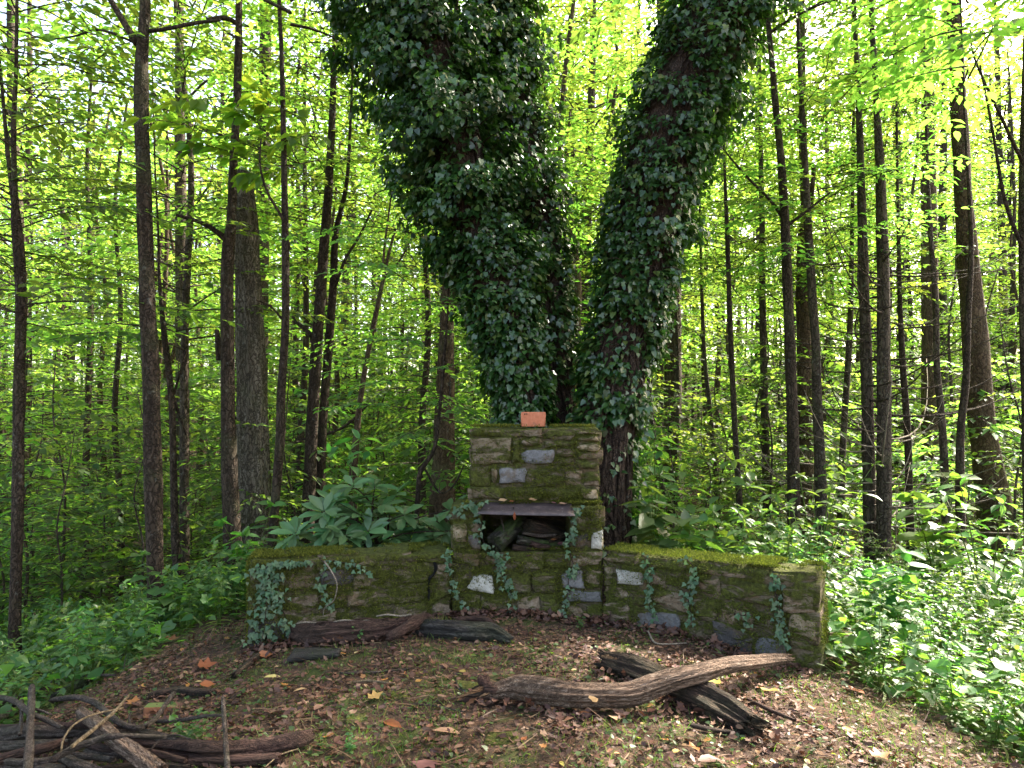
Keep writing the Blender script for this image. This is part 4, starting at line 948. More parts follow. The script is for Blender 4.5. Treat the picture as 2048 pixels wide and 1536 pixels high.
# tall canopy trees; rays of sun that reach the floor in the photograph stay open between their crowns
for (x, y, k, s, rz) in [(1.35, 15.2, 2, 1.45, .4), (2.35, 17.2, 3, 1.5, 2.1), (.7, 17.6, 2, 1.6, 3.8), (1.9, 21.5, 2, 1.75, 5.0), (3.2, 21.0, 3, 1.7, 1.0)]:
    tree('young_tree', '%s young tree whose leaves fill the fork between the ivy-clad stems, %s' % (('broad-leaved', 'high-leaved')[k - 2], 'nearer' if y < 18 else 'farther back'), 'tree', x, y, tr_small[k % 3], [under[k]], s, rz, 'young trees seen through the fork of the ivy-clad tree')
tall = []
for (x, y, k, s, rz) in [(-9.6, 9.0, 1, 1.05, 3), (-12.5, 14, 0, 1.1, .3), (-4.9, 13.5, 0, 1.0, 5), (-8.4, 17.5, 1, 1.1, 2.0), (-13.5, 19, 1, 1.1, 1.0), (3.05, 13.3, 2, 1.0, 4), (2.1, 19.5, 1, 1.0, 2.6), (2.3, 25.5, 1, 1.15, 1.0), (5.2, 30, 1, 1.2, 2.0), (0.8, 32, 0, 1.1, 3.0), (14, 25, 1, 1.15, .5), (18, 29, 1, 1.2, 1.5), (11, 31, 0, 1.2, 2.5), (-17, 24, 1, 1.1, 4.), (22, 31, 1, 1.2, 5.)]:
    tall.append((x, y, k, s, rz, False))
for _ in range(900):
    y = 17 + 30 * rs.random(); x = rs.uniform(-.85, .85) * (y + 2)
    if (y < 27 and blocks(x, y, 7, 18, 3.0)) or (y < 24 and x > 1.5): continue
    if all((x - a[0]) ** 2 + (y - a[1]) ** 2 > ((8.6 if x > -3 else 6.0) if y < 27 else 4.3) ** 2 for a in tall): tall.append((x, y, rs.randrange(3), rs.uniform(.85, 1.2), rs.uniform(0, 6.28), True))
for (x, y, k, s, rz, chk) in tall:
    px, zt = zone(x, y)
    if not chk:
        pass
    kd = ('thick-headed', 'low-branched', 'high-headed')[k]; tree('tall_tree', '%s tall straight tree %s' % (kd, zt), 'tree', x, y, tr_tall[k], [canopy[k]], s, rz, '%s tall trees %s' % (kd, zt))

# far wood on the rising ground, one mass
fm = MB(); n = 110000
fy = rng.uniform(44, 92, n); fx = rng.uniform(-.95, .95, n) * (fy + 6); gzv = ground(fx, fy)
hh = rng.random(n) ** .95 * (25 + 3 * vnoise(fx * .2, fy * .2, 31))
keep = vnoise(fx * .35, fy * .35 + hh * .5, 33) + rng.random(n) * .3 > .36
fx, fy, hh, gzv = fx[keep], fy[keep], hh[keep], gzv[keep]; n = len(fx)
leaves(fm, 'rhomb', np.stack([fx, fy, gzv + hh], -1), np.stack([rng.normal(0, 1, n), rng.normal(0, 1, n), rng.normal(-.2, .35, n)], -1), np.array([0, 0, 1.]) + rng.normal(0, .45, (n, 3)), rng.uniform(.35, .9, n))
for q in range(150):
    y = rs.uniform(44, 85); x = rs.uniform(-.9, .9) * y
    V, T, Q = tube([(x, y, gz(x, y) - .3), (x + rs.uniform(-.4, .4), y, gz(x, y) + 16)], [rs.uniform(.1, .25), .06], 6); fm.add(V, T, Q, .5, 1)
fo = fm.obj('far_woods', [M['leaf'], M['barkfar']]); fo['kind'] = 'stuff'; fo['label'] = 'sunlit wood on the far rising ground'

# ------------------------------------------------------------------ the great ivy-clad tree
TD = 6.45
ivt = thing('great_tree', 'great forked old tree behind the fireplace, its thick stems wrapped in ivy', 'tree', (0.55, TD, gz(0.55, TD)))
TO = np.array(ivt.location)
LEAD = {
 'a': ([(1040, 1110, 120, .0), (1048, 960, 96, 0), (1050, 830, 88, 0), (1030, 720, 100, 0), (1000, 600, 118, .0), (962, 470, 118, .05), (925, 340, 116, .05), (888, 210, 118, .1), (846, 90, 125, .1), (810, -20, 120, .1), (770, -140, 110, .2), (740, -300, 90, .3)]),
 'b': ([(1186, 1120, 172, .0), (1192, 1000, 156, 0), (1208, 880, 126, -.02), (1232, 760, 118, -.02), (1254, 660, 120, 0), (1276, 540, 130, 0), (1306, 400, 140, .0), (1338, 260, 155, .05), (1386, 140, 160, .1), (1438, 10, 165, .1), (1490, -110, 150, .2), (1540, -280, 110, .3)]),
 'c': ([(1120, 1050, 90, .45), (1112, 800, 84, .45), (1100, 640, 80, .45), (1080, 480, 84, .5), (1052, 330, 84, .5), (1024, 180, 84, .55), (1004, 60, 80, .6), (985, -60, 70, .6), (960, -250, 60, .7)]),
}
lead = {}
for key, pts in LEAD.items():
    W = np.array([P(px, py, TD + dd) for px, py, w_, dd in pts]); rr = np.array([w_ / F * TD / 2 * .86 for px, py, w_, dd in pts])
    g = gz(W[0][0], W[0][1])
    if W[0][2] > g - .1: W = np.vstack([[W[0][0], W[0][1], g - .2], W]); rr = np.concatenate([[rr[0] * 1.15], rr])
    n = 70; path = catmull(W, n); rad = np.interp(np.linspace(0, 1, n), np.linspace(0, 1, len(W)), rr)
    lead[key] = (path, rad)
    b = MB(); V, T, Q = tube(path - TO, rad, 30, .10, ord(key), 7, freq=2); b.add(V, T, Q); b.obj('trunk', [M['vinewood']], ivt, True)
hc = link('crown', canopy[1], ivt, (-2.9, .9, .8)); hc.rotation_euler = (0, 0, .7); hc.scale = (.8,) * 3
hc = link('crown', canopy[0], ivt, (2.3, .8, -1.2)); hc.rotation_euler = (0, 0, 2.7)

def frame(path, t):
    f = t * (len(path) - 1); i = np.clip(f.astype(int), 0, len(path) - 2); u = (f - i)[:, None]
    p = path[i] * (1 - u) + path[i + 1] * u; tn = nrm(path[i + 1] - path[i]); return p, tn
def ivy_on(key, label, n_shell, n_clump, out_amt, seed, tmin=.12, bare=None, size=(.026, .078), sub=0.0):
    path, rad = lead[key]; r = np.random.default_rng(seed)
    root = thing('ivy', label, 'ivy', tuple(path[3])); RO = np.array(root.location)
    # woody stems climbing the trunk
    mb = MB()
    for q in range(26):
        a0 = r.uniform(0, 2 * math.pi); t = np.linspace(.02, r.uniform(.6, .98), 46); p, tn = frame(path, t)
        a = a0 + np.cumsum(r.normal(0, .10, 46)); rd = np.interp(t, np.linspace(0, 1, len(rad)), rad)
        u = nrm(np.cross(tn, np.array([0, 1., 0]))); v = np.cross(tn, u)
        pp = p + (u * np.cos(a)[:, None] + v * np.sin(a)[:, None]) * (rd + .012)[:, None]
        V, T, Q = tube(pp - RO, np.linspace(r.uniform(.012, .024), .006, 46), 5); mb.add(V, T, Q)
    for q in range(90):                                           # loose twigs that stand off the trunk
        t = r.uniform(.25, .95, 1); p, tn = frame(path, t); a = r.uniform(0, 2 * math.pi); rd = np.interp(t, np.linspace(0, 1, len(rad)), rad)
        u = nrm(np.cross(tn, np.array([0, 1., 0]))); v = np.cross(tn, u); o_ = (u * math.cos(a) + v * math.sin(a))[0]
        L = r.uniform(.15, .4); s = np.linspace(0, 1, 6)[:, None]
        pp = p[0] + o_ * rd + o_ * L * s + np.array([0, 0, 1.]) * (L * .5 * (s - s * s * 1.2)) + r.normal(0, .12, 3) * s * s
        V, T, Q = tube(pp - RO, np.linspace(.006, .002, 6), 4); mb.add(V, T, Q)
    mb.obj('stem', [M['vinewood']], root, True)
    # leaf positions: shell and bulging clumps
    t = tmin + (1 - tmin) * r.random(n_shell); a = r.random(n_shell) * 2 * math.pi
    p, tn = frame(path, t); rd = np.interp(t, np.linspace(0, 1, len(rad)), rad)
    u = nrm(np.cross(tn, np.array([0, 1., 0]))); v = np.cross(tn, u)
    o_ = u * np.cos(a)[:, None] + v * np.sin(a)[:, None]
    cov = vnoise(a * 1.6 + 5, t * 26, seed) * .6 + vnoise(a * 3.4, t * 60, seed + 1) * .4
    k = cov + r.random(n_shell) * .12 > .35
    if bare is not None: k &= ~bare(p + o_ * rd[:, None], r)
    off = .03 + r.random(n_shell) ** 2 * .10 + np.clip(cov - .45, 0, 1) * .22
    PP = [p[k] + o_[k] * (rd + off)[k][:, None]]; OO = [o_[k]]
    for q in range(n_clump):
        tt = np.array([r.uniform(tmin + .08, 1)]); pc, tnc = frame(path, tt); ac = r.uniform(0, 2 * math.pi); rc = np.interp(tt, np.linspace(0, 1, len(rad)), rad)
        uc = nrm(np.cross(tnc, np.array([0, 1., 0]))); vc = np.cross(tnc, uc); oc = (uc * math.cos(ac) + vc * math.sin(ac))[0]
        if abs(oc[0]) < .35 and r.random() < .5: continue
        if key == 'b' and oc[0] < -.2 and pc[0][2] > 2.2 and r.random() < .8: continue
        if key == 'a' and oc[0] > .3 and r.random() < .5: continue
        rad_c = r.uniform(.08, .20); m = int(r.uniform(34, 90) * (rad_c / .14) ** 1.5)
        low = float(np.clip((pc[0][2] - 1.6) / 2.4, .12, 1)); rad_c *= .55 + .45 * low
        cen = pc[0] + oc * (rc[0] - .06 * (1 - low) + r.uniform(.05, out_amt * (.5 + .7 * tt[0])) * low)
        dd = nrm(r.normal(0, 1, (m, 3))); PP.append(cen + dd * rad_c * (r.random(m) ** .5)[:, None] * np.array([1.2, 1.2, .9])); OO.append(nrm(dd * .6 + oc))
    PP = np.concatenate(PP); OO = np.concatenate(OO); m = len(PP)
    D = OO * .6 + np.array([0, 0, -.75]) + r.normal(0, .42, (m, 3)); N = OO * .75 + np.array([0, 0, .65]) + r.normal(0, .42, (m, 3)); S = size[0] + (size[1] - size[0]) * r.beta(2.2, 2.4, m)
    # the leaves that show largest stand as single parts
    vis = (OO[:, 1] < -.25) & (PP[:, 2] < EYE + .61 * PP[:, 1]) & (PP[:, 2] > 1.0)
    idx = np.where(vis)[0]; idx = idx[np.argsort(-S[idx] + r.random(len(idx)) * .02)][:240]
    mask = np.zeros(m, bool); mask[idx] = True
    leaf_objs('leaf', 'heart', PP[idx] - RO, D[idx], N[idx], S[idx], [M['ivy']], root)
    mb = MB(); k = ~mask; h = k & (r.random(m) < .5)
    leaves(mb, 'heart', PP[k & h] - RO, D[k & h], N[k & h], S[k & h], np.clip(r.normal(.45, .25, (k & h).sum()), 0, 1)); leaves(mb, 'ivy', PP[k & ~h] - RO, D[k & ~h], N[k & ~h], S[k & ~h], np.clip(r.normal(.45, .25, (k & ~h).sum()), 0, 1))
    mb.obj('ivy_leaves', [M['ivy']], root, kind='stuff')
    return root
def bare_b(p, r):                                                # the bark shows low on the right stem
    return ((p[:, 0] < .30 + .16 * p[:, 2]) & (p[:, 2] < 3.2) & (r.random(len(p)) < .85)) | (p[:, 2] < 1.42) & (r.random(len(p)) < np.where(p[:, 0] > 1.06, .45, .92)) | ((p[:, 2] < 3.4) & (p[:, 2] > 1.5) & (vnoise(p[:, 0] * 3, p[:, 2] * 2.6, 51) > .66) & (r.random(len(p)) < .8))
ivy_on('a', 'dense dark ivy bushing out all over the stem that leans over the dark trunks', 17000, 620, .55, 401)
ivy_on('b', 'neat overlapping ivy leaves over the stem that leans towards the conifers', 23000, 300, .30, 402, .10, bare_b)
ivy_on('c', 'dark ivy on the middle stem in the fork of the great tree', 11000, 120, .30, 403, .24)

# ------------------------------------------------------------------ ivy strands on the stones
def strand(label, pts, y_of, n, width, seed, size=(.022, .043), stem=True, up=None, n3=(0, -1, 0)):
    """hanging strand; pts in photo pixels on the wall face; y_of gives the distance of the face"""
    r = np.random.default_rng(seed); n3 = np.asarray(n3, float)
    W = np.array([P(px, py, y_of(px)) + n3 * .032 for px, py in pts]); root = thing('ivy_strand', label, 'ivy', tuple(W[0])); RO = np.array(root.location)
    path = catmull(W, 24)
    b = MB()
    for q in range(2 if width > .03 else 1):
        pp = path - RO + np.cumsum(r.normal(0, .003, (24, 3)), axis=0); V, T, Q = tube(pp, np.linspace(.0042, .002, 24), 5); b.add(V, T, Q)
    b.obj('stem', [M['vinewood']], root, True)
    t = r.random(n); p, tn = frame(path, t)
    e = np.cross(n3, np.array([0, 0, 1.])); p = p + e * r.normal(0, width, n)[:, None] + np.array([0, 0, 1.]) * r.normal(0, .012, n)[:, None] + n3 * r.uniform(.004, .04, n)[:, None]
    D = n3 * .45 + np.array([0, 0, -.7]) + e * r.normal(0, .6, n)[:, None] + r.normal(0, .15, (n, 3)); N = n3 + np.array([0, 0, .5]) + r.normal(0, .3, (n, 3))
    leaf_objs('leaf', 'ivy', p - RO, D, N, r.uniform(size[0], size[1], n), [M['wallivy']], root)
    return root
yl = lambda px: float(np.interp((px - 1024) / F, [-.379, -.0867], [5.07, 5.42])) if px < 906 else yF
def yr(px):
    k = (px - 1024) / F; a, b = PW[2], PW[3]       # ray x = k y meets the wall line
    s = (k * a[1] - a[0]) / ((b[0] - a[0]) - k * (b[1] - a[1])); return float(a[1] + s * (b[1] - a[1]))
strand('ivy mat spilling thickly over the outer end of the wall by the double trunk', [(540, 1126), (536, 1160), (534, 1200), (526, 1250), (520, 1280)], yl, 190, .062, 501, (.024, .046), n3=nL)
strand('ivy mat creeping along the wall top by the outer ivy-buried end', [(520, 1140), (545, 1126), (580, 1124), (620, 1122)], yl, 90, .04, 502, (.022, .042), n3=nL)
strand('long thin ivy strand with a bare looping stem on the wall near its ivy-buried end', [(640, 1112), (652, 1135), (646, 1165), (652, 1195), (668, 1215)], yl, 34, .022, 503, n3=nL)
strand('short ivy sprig along the wall edge above the dark stone', [(660, 1120), (690, 1126), (716, 1132), (738, 1142)], yl, 26, .025, 504, n3=nL)
strand('ivy trail low on the wall near its ivy-buried end', [(556, 1170), (562, 1205), (572, 1240), (580, 1265)], yl, 30, .03, 511, n3=nL)
strand('ivy strand hanging at the seam where wall meets fireplace', [(898, 1098), (896, 1120), (906, 1150), (912, 1176), (926, 1208)], lambda p_: 5.39, 46, .022, 505)
strand('ivy strand hanging from the firebox past the white pointed stone', [(986, 1100), (1002, 1115), (1006, 1140), (1012, 1165), (1024, 1190), (1020, 1225)], lambda p_: yF, 74, .030, 506)
strand('ivy strand climbing the inner edge of the firebox jamb beside the log', [(948, 1012), (954, 1030), (960, 1055), (964, 1080), (980, 1094)], lambda p_: yF, 34, .018, 507)
strand('ivy tuft on the shoulder of the fireplace beside the chimney', [(908, 1030), (924, 1016), (944, 1006), (970, 1003)], lambda p_: yF, 46, .03, 508)
strand('ivy strand draped from the steel plate down the other jamb', [(1166, 1012), (1150, 1026), (1146, 1050), (1140, 1072), (1132, 1088)], lambda p_: yF, 48, .022, 509)
strand('ivy strand on the stones below the firebox beside the slate', [(1138, 1100), (1146, 1128), (1140, 1150), (1134, 1180), (1128, 1215), (1134, 1245)], lambda p_: yF, 52, .020, 510)
strand('ivy strand hanging over the side of the white block', [(1288, 1108), (1298, 1130), (1304, 1160), (1302, 1190), (1310, 1220), (1312, 1248)], yr, 58, .022, 512, n3=nR)
strand('ivy strand hanging just past the white block on the wall', [(1372, 1112), (1392, 1140), (1386, 1170), (1380, 1200), (1386, 1240)], yr, 50, .022, 513, n3=nR)
strand('ivy strand hanging near the sunlit rounded end of the wall', [(1548, 1150), (1556, 1190), (1562, 1220), (1568, 1260), (1580, 1292)], yr, 66, .020, 514, n3=nR)
strand('small ivy sprig with one pale leaf in the middle of the wall', [(1472, 1222), (1486, 1228), (1500, 1226), (1494, 1256)], yr, 16, .016, 515, n3=nR)
strand('tiny ivy sprig at the wall foot below the white block', [(1286, 1250), (1296, 1255), (1290, 1270)], yr, 12, .016, 516, n3=nR)
b = MB(); V, T, Q = tube(catmull([P(648, 1122, 5.14), P(664, 1145, 5.11), P(674, 1170, 5.11), P(668, 1200, 5.12), P(650, 1215, 5.14), P(646, 1230, 5.15)], 26), np.linspace(.006, .003, 26), 6); b.add(V, T, Q)
tag(b.obj('dead_vine', [M['deadtwig']], None, True), 'bare looping vine stem hanging down the face of the wall', 'vine')

# ------------------------------------------------------------------ shrubs and tall weeds
def rhododendron():
    r = np.random.default_rng(601); root = thing('rhododendron', 'rhododendron bush with whorls of long glossy leaves behind the wall', 'shrub', (-1.15, 6.05, gz(-1.15, 6.05))); RO = np.array(root.location)
    mb = MB(); LP = []; LD = []; LN = []; LS = []
    heads = [(648, 1022, 6.0), (705, 1000, 6.1), (750, 972, 6.2), (706, 972, 6.15), (790, 1062, 5.9), (735, 1062, 5.85), (762, 1010, 6.1), (808, 1030, 6.0), (590, 1066, 5.95), (660, 1060, 5.85), (720, 1030, 5.95), (690, 1070, 5.8), (640, 1085, 5.9), (840, 1050, 6.0),
             (902, 1020, 5.95), (898, 1062, 5.8), (868, 1078, 5.9), (770, 1085, 5.85), (700, 1092, 5.9), (820, 1082, 5.9), (610, 1095, 5.95), (665, 1000, 6.3), (790, 990, 6.4), (740, 1095, 6.0), (675, 1035, 6.2), (775, 1040, 6.3), (655, 1100, 6.1), (845, 1092, 6.1)]
    for q, (px, py, d) in enumerate(heads):
        c = P(px, py, d); s = np.linspace(0, 1, 8)[:, None]; b0 = RO + np.array([r.normal(0, .12), r.normal(0, .1), -.05])
        pp = b0 * (1 - s) + c * s + np.array([0, 0, .2]) * np.sin(s * math.pi) - (c - b0) * np.array([1, 1, 0]) * .25 * np.sin(s * math.pi)
        V, T, Q = tube(pp - RO, np.linspace(.012, .005, 8), 6); mb.add(V, T, Q)
        m = int(r.integers(9, 14)); a = np.arange(m) * 2.399 + r.random() * 6; ax = nrm(np.array([r.normal(0, .35), -.35 + r.normal(0, .25), 1.0]))
        u = nrm(np.cross(ax, np.array([1., 0, 0]))); v = np.cross(ax, u)
        rad = u * np.cos(a)[:, None] + v * np.sin(a)[:, None]; el = r.uniform(-.35, .65, m)[:, None]
        LP.append(np.repeat(c[None], m, 0) + rad * .008 + ax * r.uniform(-.03, .01, m)[:, None]); LD.append(rad + ax * el); LN.append(ax - rad * el + r.normal(0, .12, (m, 3))); LS.append(r.uniform(.15, .235, m))
    mb.obj('stem', [M['vinewood']], root, True)
    leaf_objs('leaf', 'long', np.concatenate(LP) - RO, np.concatenate(LD), np.concatenate(LN), np.concatenate(LS), [M['rhodo']], root, 6, 1.25)
rhododendron()

def herb_mesh(seed, H, npair, leaf, kind, spread=1.0, nst=3, wid=1.0):
    r = np.random.default_rng(seed); st = MB(); lv = MB()
    for q in range(nst):
        a = r.uniform(0, 6.28); ln = r.uniform(.05, .35) * spread; s = np.linspace(0, 1, 8)[:, None]; h = H * r.uniform(.65, 1.05)
        pp = np.array([math.cos(a), math.sin(a), 0]) * (ln * h * s * s + .03) + np.array([0, 0, h]) * s
        V, T, Q = tube(pp, np.linspace(.005, .002, 8), 4); st.add(V, T, Q)
        for k in range(npair):
            t = .25 + .75 * (k + 1) / npair; p, tn = frame(pp, np.array([min(t, .999)])); b0 = a + k * 1.57 + r.normal(0, .3)
            for s_ in (0, math.pi):
                d = np.array([math.cos(b0 + s_), math.sin(b0 + s_), r.uniform(-.05, .5)]); sz = leaf * (1.15 - .5 * abs(t - .6)) * r.uniform(.7, 1.15)
                V, T, Q = tube([p[0], p[0] + d * sz * .3], [.0022, .0015], 3, cap=False); st.add(V, T, Q)
                leaves(lv, kind, [p[0] + d * sz * .28], [d + np.array([0, 0, -.35])], [np.array([0, 0, 1.]) + r.normal(0, .25, 3)], [sz], None, 0, wid)
        leaves(lv, kind, pp[-1:].repeat(3, 0), r.normal(0, 1, (3, 3)) + np.array([0, 0, .3]), np.array([0, 0, 1.]) + r.normal(0, .3, (3, 3)), np.full(3, leaf * .6))
    return st.mesh('stem', [M['grass']]), lv.mesh('leaves', [M['herb']])
HB = [herb_mesh(701, .75, 6, .115, 'oval', 1, 4), herb_mesh(702, .55, 5, .085, 'oval', 1.3, 4), herb_mesh(703, .62, 6, .10, 'heart', 1, 3), herb_mesh(704, .85, 7, .075, 'oval', 1.2, 5), herb_mesh(705, .95, 6, .17, 'heart', .9, 4, .8)]
def herb(label, cat, x, y, k, s, rz, group=None, name='weed'):
    o = thing(name, label, cat, (x, y, gz(x, y) - .01), rz, group, s); link('stem', HB[k][0], o); link('leaves', HB[k][1], o); return o
rh = random.Random(31)
herb('tall broad-leaved plant behind the wall beside the base of the ivy-clad tree', 'plant', 1.28, 6.05, 4, 1.15, .4, None, 'broad_leaf_plant')
herb('second broad-leaved plant farther along behind the wall, nearer the white-lit weeds', 'plant', 1.62, 6.0, 4, .92, 2.0, None, 'broad_leaf_plant')
herb('sunlit pale weed standing right behind the mossy rounded wall end', 'plant', 2.22, 5.75, 3, 1.25, 1.0, None, 'sunlit_weed')
herb('sunlit bushy weed behind the wall between broad leaves and rounded end', 'plant', 1.98, 6.1, 0, 1.15, 4.0, None, 'sunlit_weed')
herb('large bright weed with a few big leaves standing before the paired conifers', 'plant', 2.95, 5.35, 4, .95, 3.1, None, 'sunlit_weed')
for q, (lab, x, y, k, s_) in enumerate([('tall bushy weed rising over the wall top beside the broad-leaved plants', 1.75, 6.5, 0, 1.7), ('tall loose bush behind the rounded wall end, nearest the paired conifers', 2.75, 6.3, 3, 1.75),
        ('bushy shrub before the dark straight tree', 3.0, 7.4, 1, 2.2), ('leafy shrub behind the broad-leaved plants at the foot of the ivy-clad tree', 1.5, 7.2, 0, 1.9), ('tall leafy shrub in the shade beyond the paired conifers', 4.7, 7.6, 2, 2.3), ('dense shrub at the outer edge of the slope', 4.3, 6.3, 0, 1.7),
        ('pale shrub between the wall end and the slender pale-barked tree', 3.5, 7.9, 3, 2.0), ('loose shrub behind the rhododendron', -1.6, 7.2, 0, 1.9), ('loose shrub behind the wall beside the grey snag', -2.6, 6.9, 2, 1.6), ('tall weed clump at the foot of the dark straight rough-barked tree', -3.3, 6.5, 2, 1.35)]):
    herb(lab, 'shrub', x, y, k, s_, q * 1.7, None, 'shrub')
n = 0; put = []
for tries in range(4000):
    if n >= 118: break
    y = rh.uniform(3.2, 8.2); x = rh.uniform(2.05, .84 * y + .3)
    if x > .80 * y + .1 or float(clearing(x, y)) > .25: continue
    if (x < 2.3 and y > 4.3 and y < 5.0): continue
    if any((x - a) ** 2 + (y - b_) ** 2 < .27 ** 2 for a, b_ in put): continue
    put.append((x, y)); n += 1; k = rh.choice([0, 1, 1, 2, 3, 3, 3, 3]); s = rh.uniform(.55, 1.1) * (1.0 if y > 4.4 else .72)
    wh = 'behind the wall near the rounded end' if y > 5 and x < .46 * y else 'at the edge of the sunlit litter' if x < 3.1 and y < 4.6 else 'beside the rounded wall end' if x < 3.2 and y < 5.8 else 'before the paired conifers' if x < .60 * y else 'towards the outer edge of the slope'
    lb = '%s %s weed %s' % ('tall' if s > .78 else 'low', ('pointed-leaved', 'small-leaved', 'heart-leaved', 'slim-leaved', 'broad-leaved')[k], wh)
    herb(lb, 'plant', x, y, k, s, rh.uniform(0, 6.28), 'each ' + lb)
n = 0; put = []
for tries in range(6000):
    if n >= 125: break
    y = rh.uniform(4.3, 9.5); x = -rh.uniform(1.9, .82 * y)
    if float(clearing(x, y)) > .2 or (x > -2.3 and y < 5.9): continue
    if any((x - a) ** 2 + (y - b_) ** 2 < .27 ** 2 for a, b_ in put): continue
    put.append((x, y)); n += 1; k = rh.choice([0, 0, 1, 2, 0]); s = rh.uniform(.5, .85)
    px = 1024 + x / y * F
    wh = 'beside the ivy-buried wall end' if px > 420 and y < 7 else 'at the foot of the grey snag' if px > 400 else 'around the lone rough-barked tree' if px > 210 else 'by the forking tree near the stream'
    lb = '%s %s weed %s, %s' % ('tall' if s > .68 else 'low', ('pointed-leaved', 'small-leaved', 'heart-leaved', 'slim-leaved', 'broad-leaved')[k], wh, 'front' if y < 6 else 'back')
    herb(lb, 'plant', x, y, k, s, rh.uniform(0, 6.28), 'each ' + lb)

# ground cover that nobody could count: low leaves and grass in the weed beds, all round behind
def cover(name, n, region, size, hmax, mat, kind, seed):
    r = np.random.default_rng(seed); x, y = region(r, n); k = (clearing(x, y) < .5 - .25 * r.random(n)); x, y = x[k], y[k]
    ins = (x > -2.0) & (x < 2.1) & (y > 4.5) & (y < 6.05); x, y = x[~ins], y[~ins]; m = len(x)
    p = np.stack([x, y, ground(x, y) + r.random(m) ** 1.5 * hmax], -1); mb = MB()
    leaves(mb, kind, p, np.stack([r.normal(0, 1, m), r.normal(0, 1, m), r.normal(0.0, .35, m)], -1), np.array([0, 0, 1.]) + r.normal(0, .35, (m, 3)), r.uniform(size[0], size[1], m), np.clip(r.normal(.5, .28, m), 0, 1))
    o = mb.obj(name, [M[mat]]); o['kind'] = 'stuff'; return o
cover('ground_cover', 13000, lambda r, n: (lambda y: (np.where(r.random(n) < .62, r.uniform(2.0, .9 * y + .5), -r.uniform(2.1, .9 * y + .5)), y))(3.0 + 8 * r.random(n) ** 1.3), (.03, .085), .30, 'herb', 'oval', 801)['label'] = 'low green leaves covering the ground around the clearing'
cover('heart_leaf_cover', 4200, lambda r, n: (lambda y: (np.where(r.random(n) < .6, r.uniform(2.0, .9 * y + .5), -r.uniform(2.1, .9 * y + .5)), y))(3.0 + 7 * r.random(n) ** 1.3), (.06, .13), .42, 'herb', 'heart', 804)['label'] = 'broad low leaves among the weeds'
cover('undergrowth', 24000, lambda r, n: (lambda y: (r.uniform(-.9, .9, n) * y, y))(6.2 + 26 * r.random(n) ** 1.4), (.06, .15), .45, 'leaf', 'rhomb', 802)['label'] = 'low undergrowth across the forest floor'
cover('weed_grass', 5200, lambda r, n: (lambda y: (np.where(r.random(n) < .6, r.uniform(1.9, .85 * y), -r.uniform(2.0, .85 * y)), y))(3.0 + 5 * r.random(n)), (.1, .3), .06, 'grass', 'blade', 803)['label'] = 'thin grass among the weeds'

# ------------------------------------------------------------------ branch of big sunlit leaves reaching in from the side
def leafy_branch():
    r = np.random.default_rng(901)
    tips = [[(600, 330, 8.3), (520, 300, 7.7), (420, 262, 7.2), (300, 236, 6.7)], [(600, 330, 8.3), (540, 230, 7.8), (440, 200, 7.3), (345, 205, 6.9)], [(600, 330, 8.3), (530, 330, 7.8), (450, 300, 7.4), (375, 285, 7.0)], [(600, 330, 8.3), (560, 300, 7.9), (520, 250, 7.6), (480, 225, 7.4)], [(640, 300, 8.4), (600, 240, 7.9), (560, 215, 7.5), (510, 190, 7.3)], [(640, 320, 8.4), (590, 330, 7.9), (540, 345, 7.6), (490, 350, 7.4)], [(660, 300, 8.4), (640, 280, 7.9), (610, 270, 7.6), (560, 285, 7.4)]]
    root = thing('leafy_branch', 'branch of large glowing sunlit leaves reaching across the dark straight tree', 'branch', tuple(P(600, 330, 8.3))); RO = np.array(root.location)
    mb = MB(); LP = []; LD = []; LN = []; LS = []
    for q, t in enumerate(tips):
        path = catmull([P(*a) for a in t], 20); V, T, Q = tube(path - RO, np.linspace(.009, .002, 20), 5); mb.add(V, T, Q)
        for k in range(24):
            tt = .3 + .7 * (k + r.random()) / 24; p, tn = frame(path, np.array([min(tt, .999)])); sd = np.cross(tn[0], np.array([0, 0, 1.])) * (1 if k % 2 else -1)
            d = nrm(tn[0] * r.uniform(.4, 1.0) + sd * r.uniform(.3, 1.0) + np.array([0, 0, r.normal(-.05, .15)])); ll = r.uniform(.03, .18)
            V, T, Q = tube(np.array([p[0], p[0] + d * ll]) - RO, [.003, .0015], 4); mb.add(V, T, Q)
            for _ in range(2 if r.random() < .5 else 1):
                LP.append(p[0] + d * ll); LD.append(d + r.normal(0, .35, 3) + np.array([0, 0, -.2])); LN.append(np.array([0, 0, 1.]) + r.normal(0, .3, 3)); LS.append(r.uniform(.13, .22))
    mb.obj('twig', [M['bark']], root, True)
    leaf_objs('leaf', 'oval', np.array(LP) - RO, LD, LN, LS, [M['leafbig']], root)
leafy_branch()

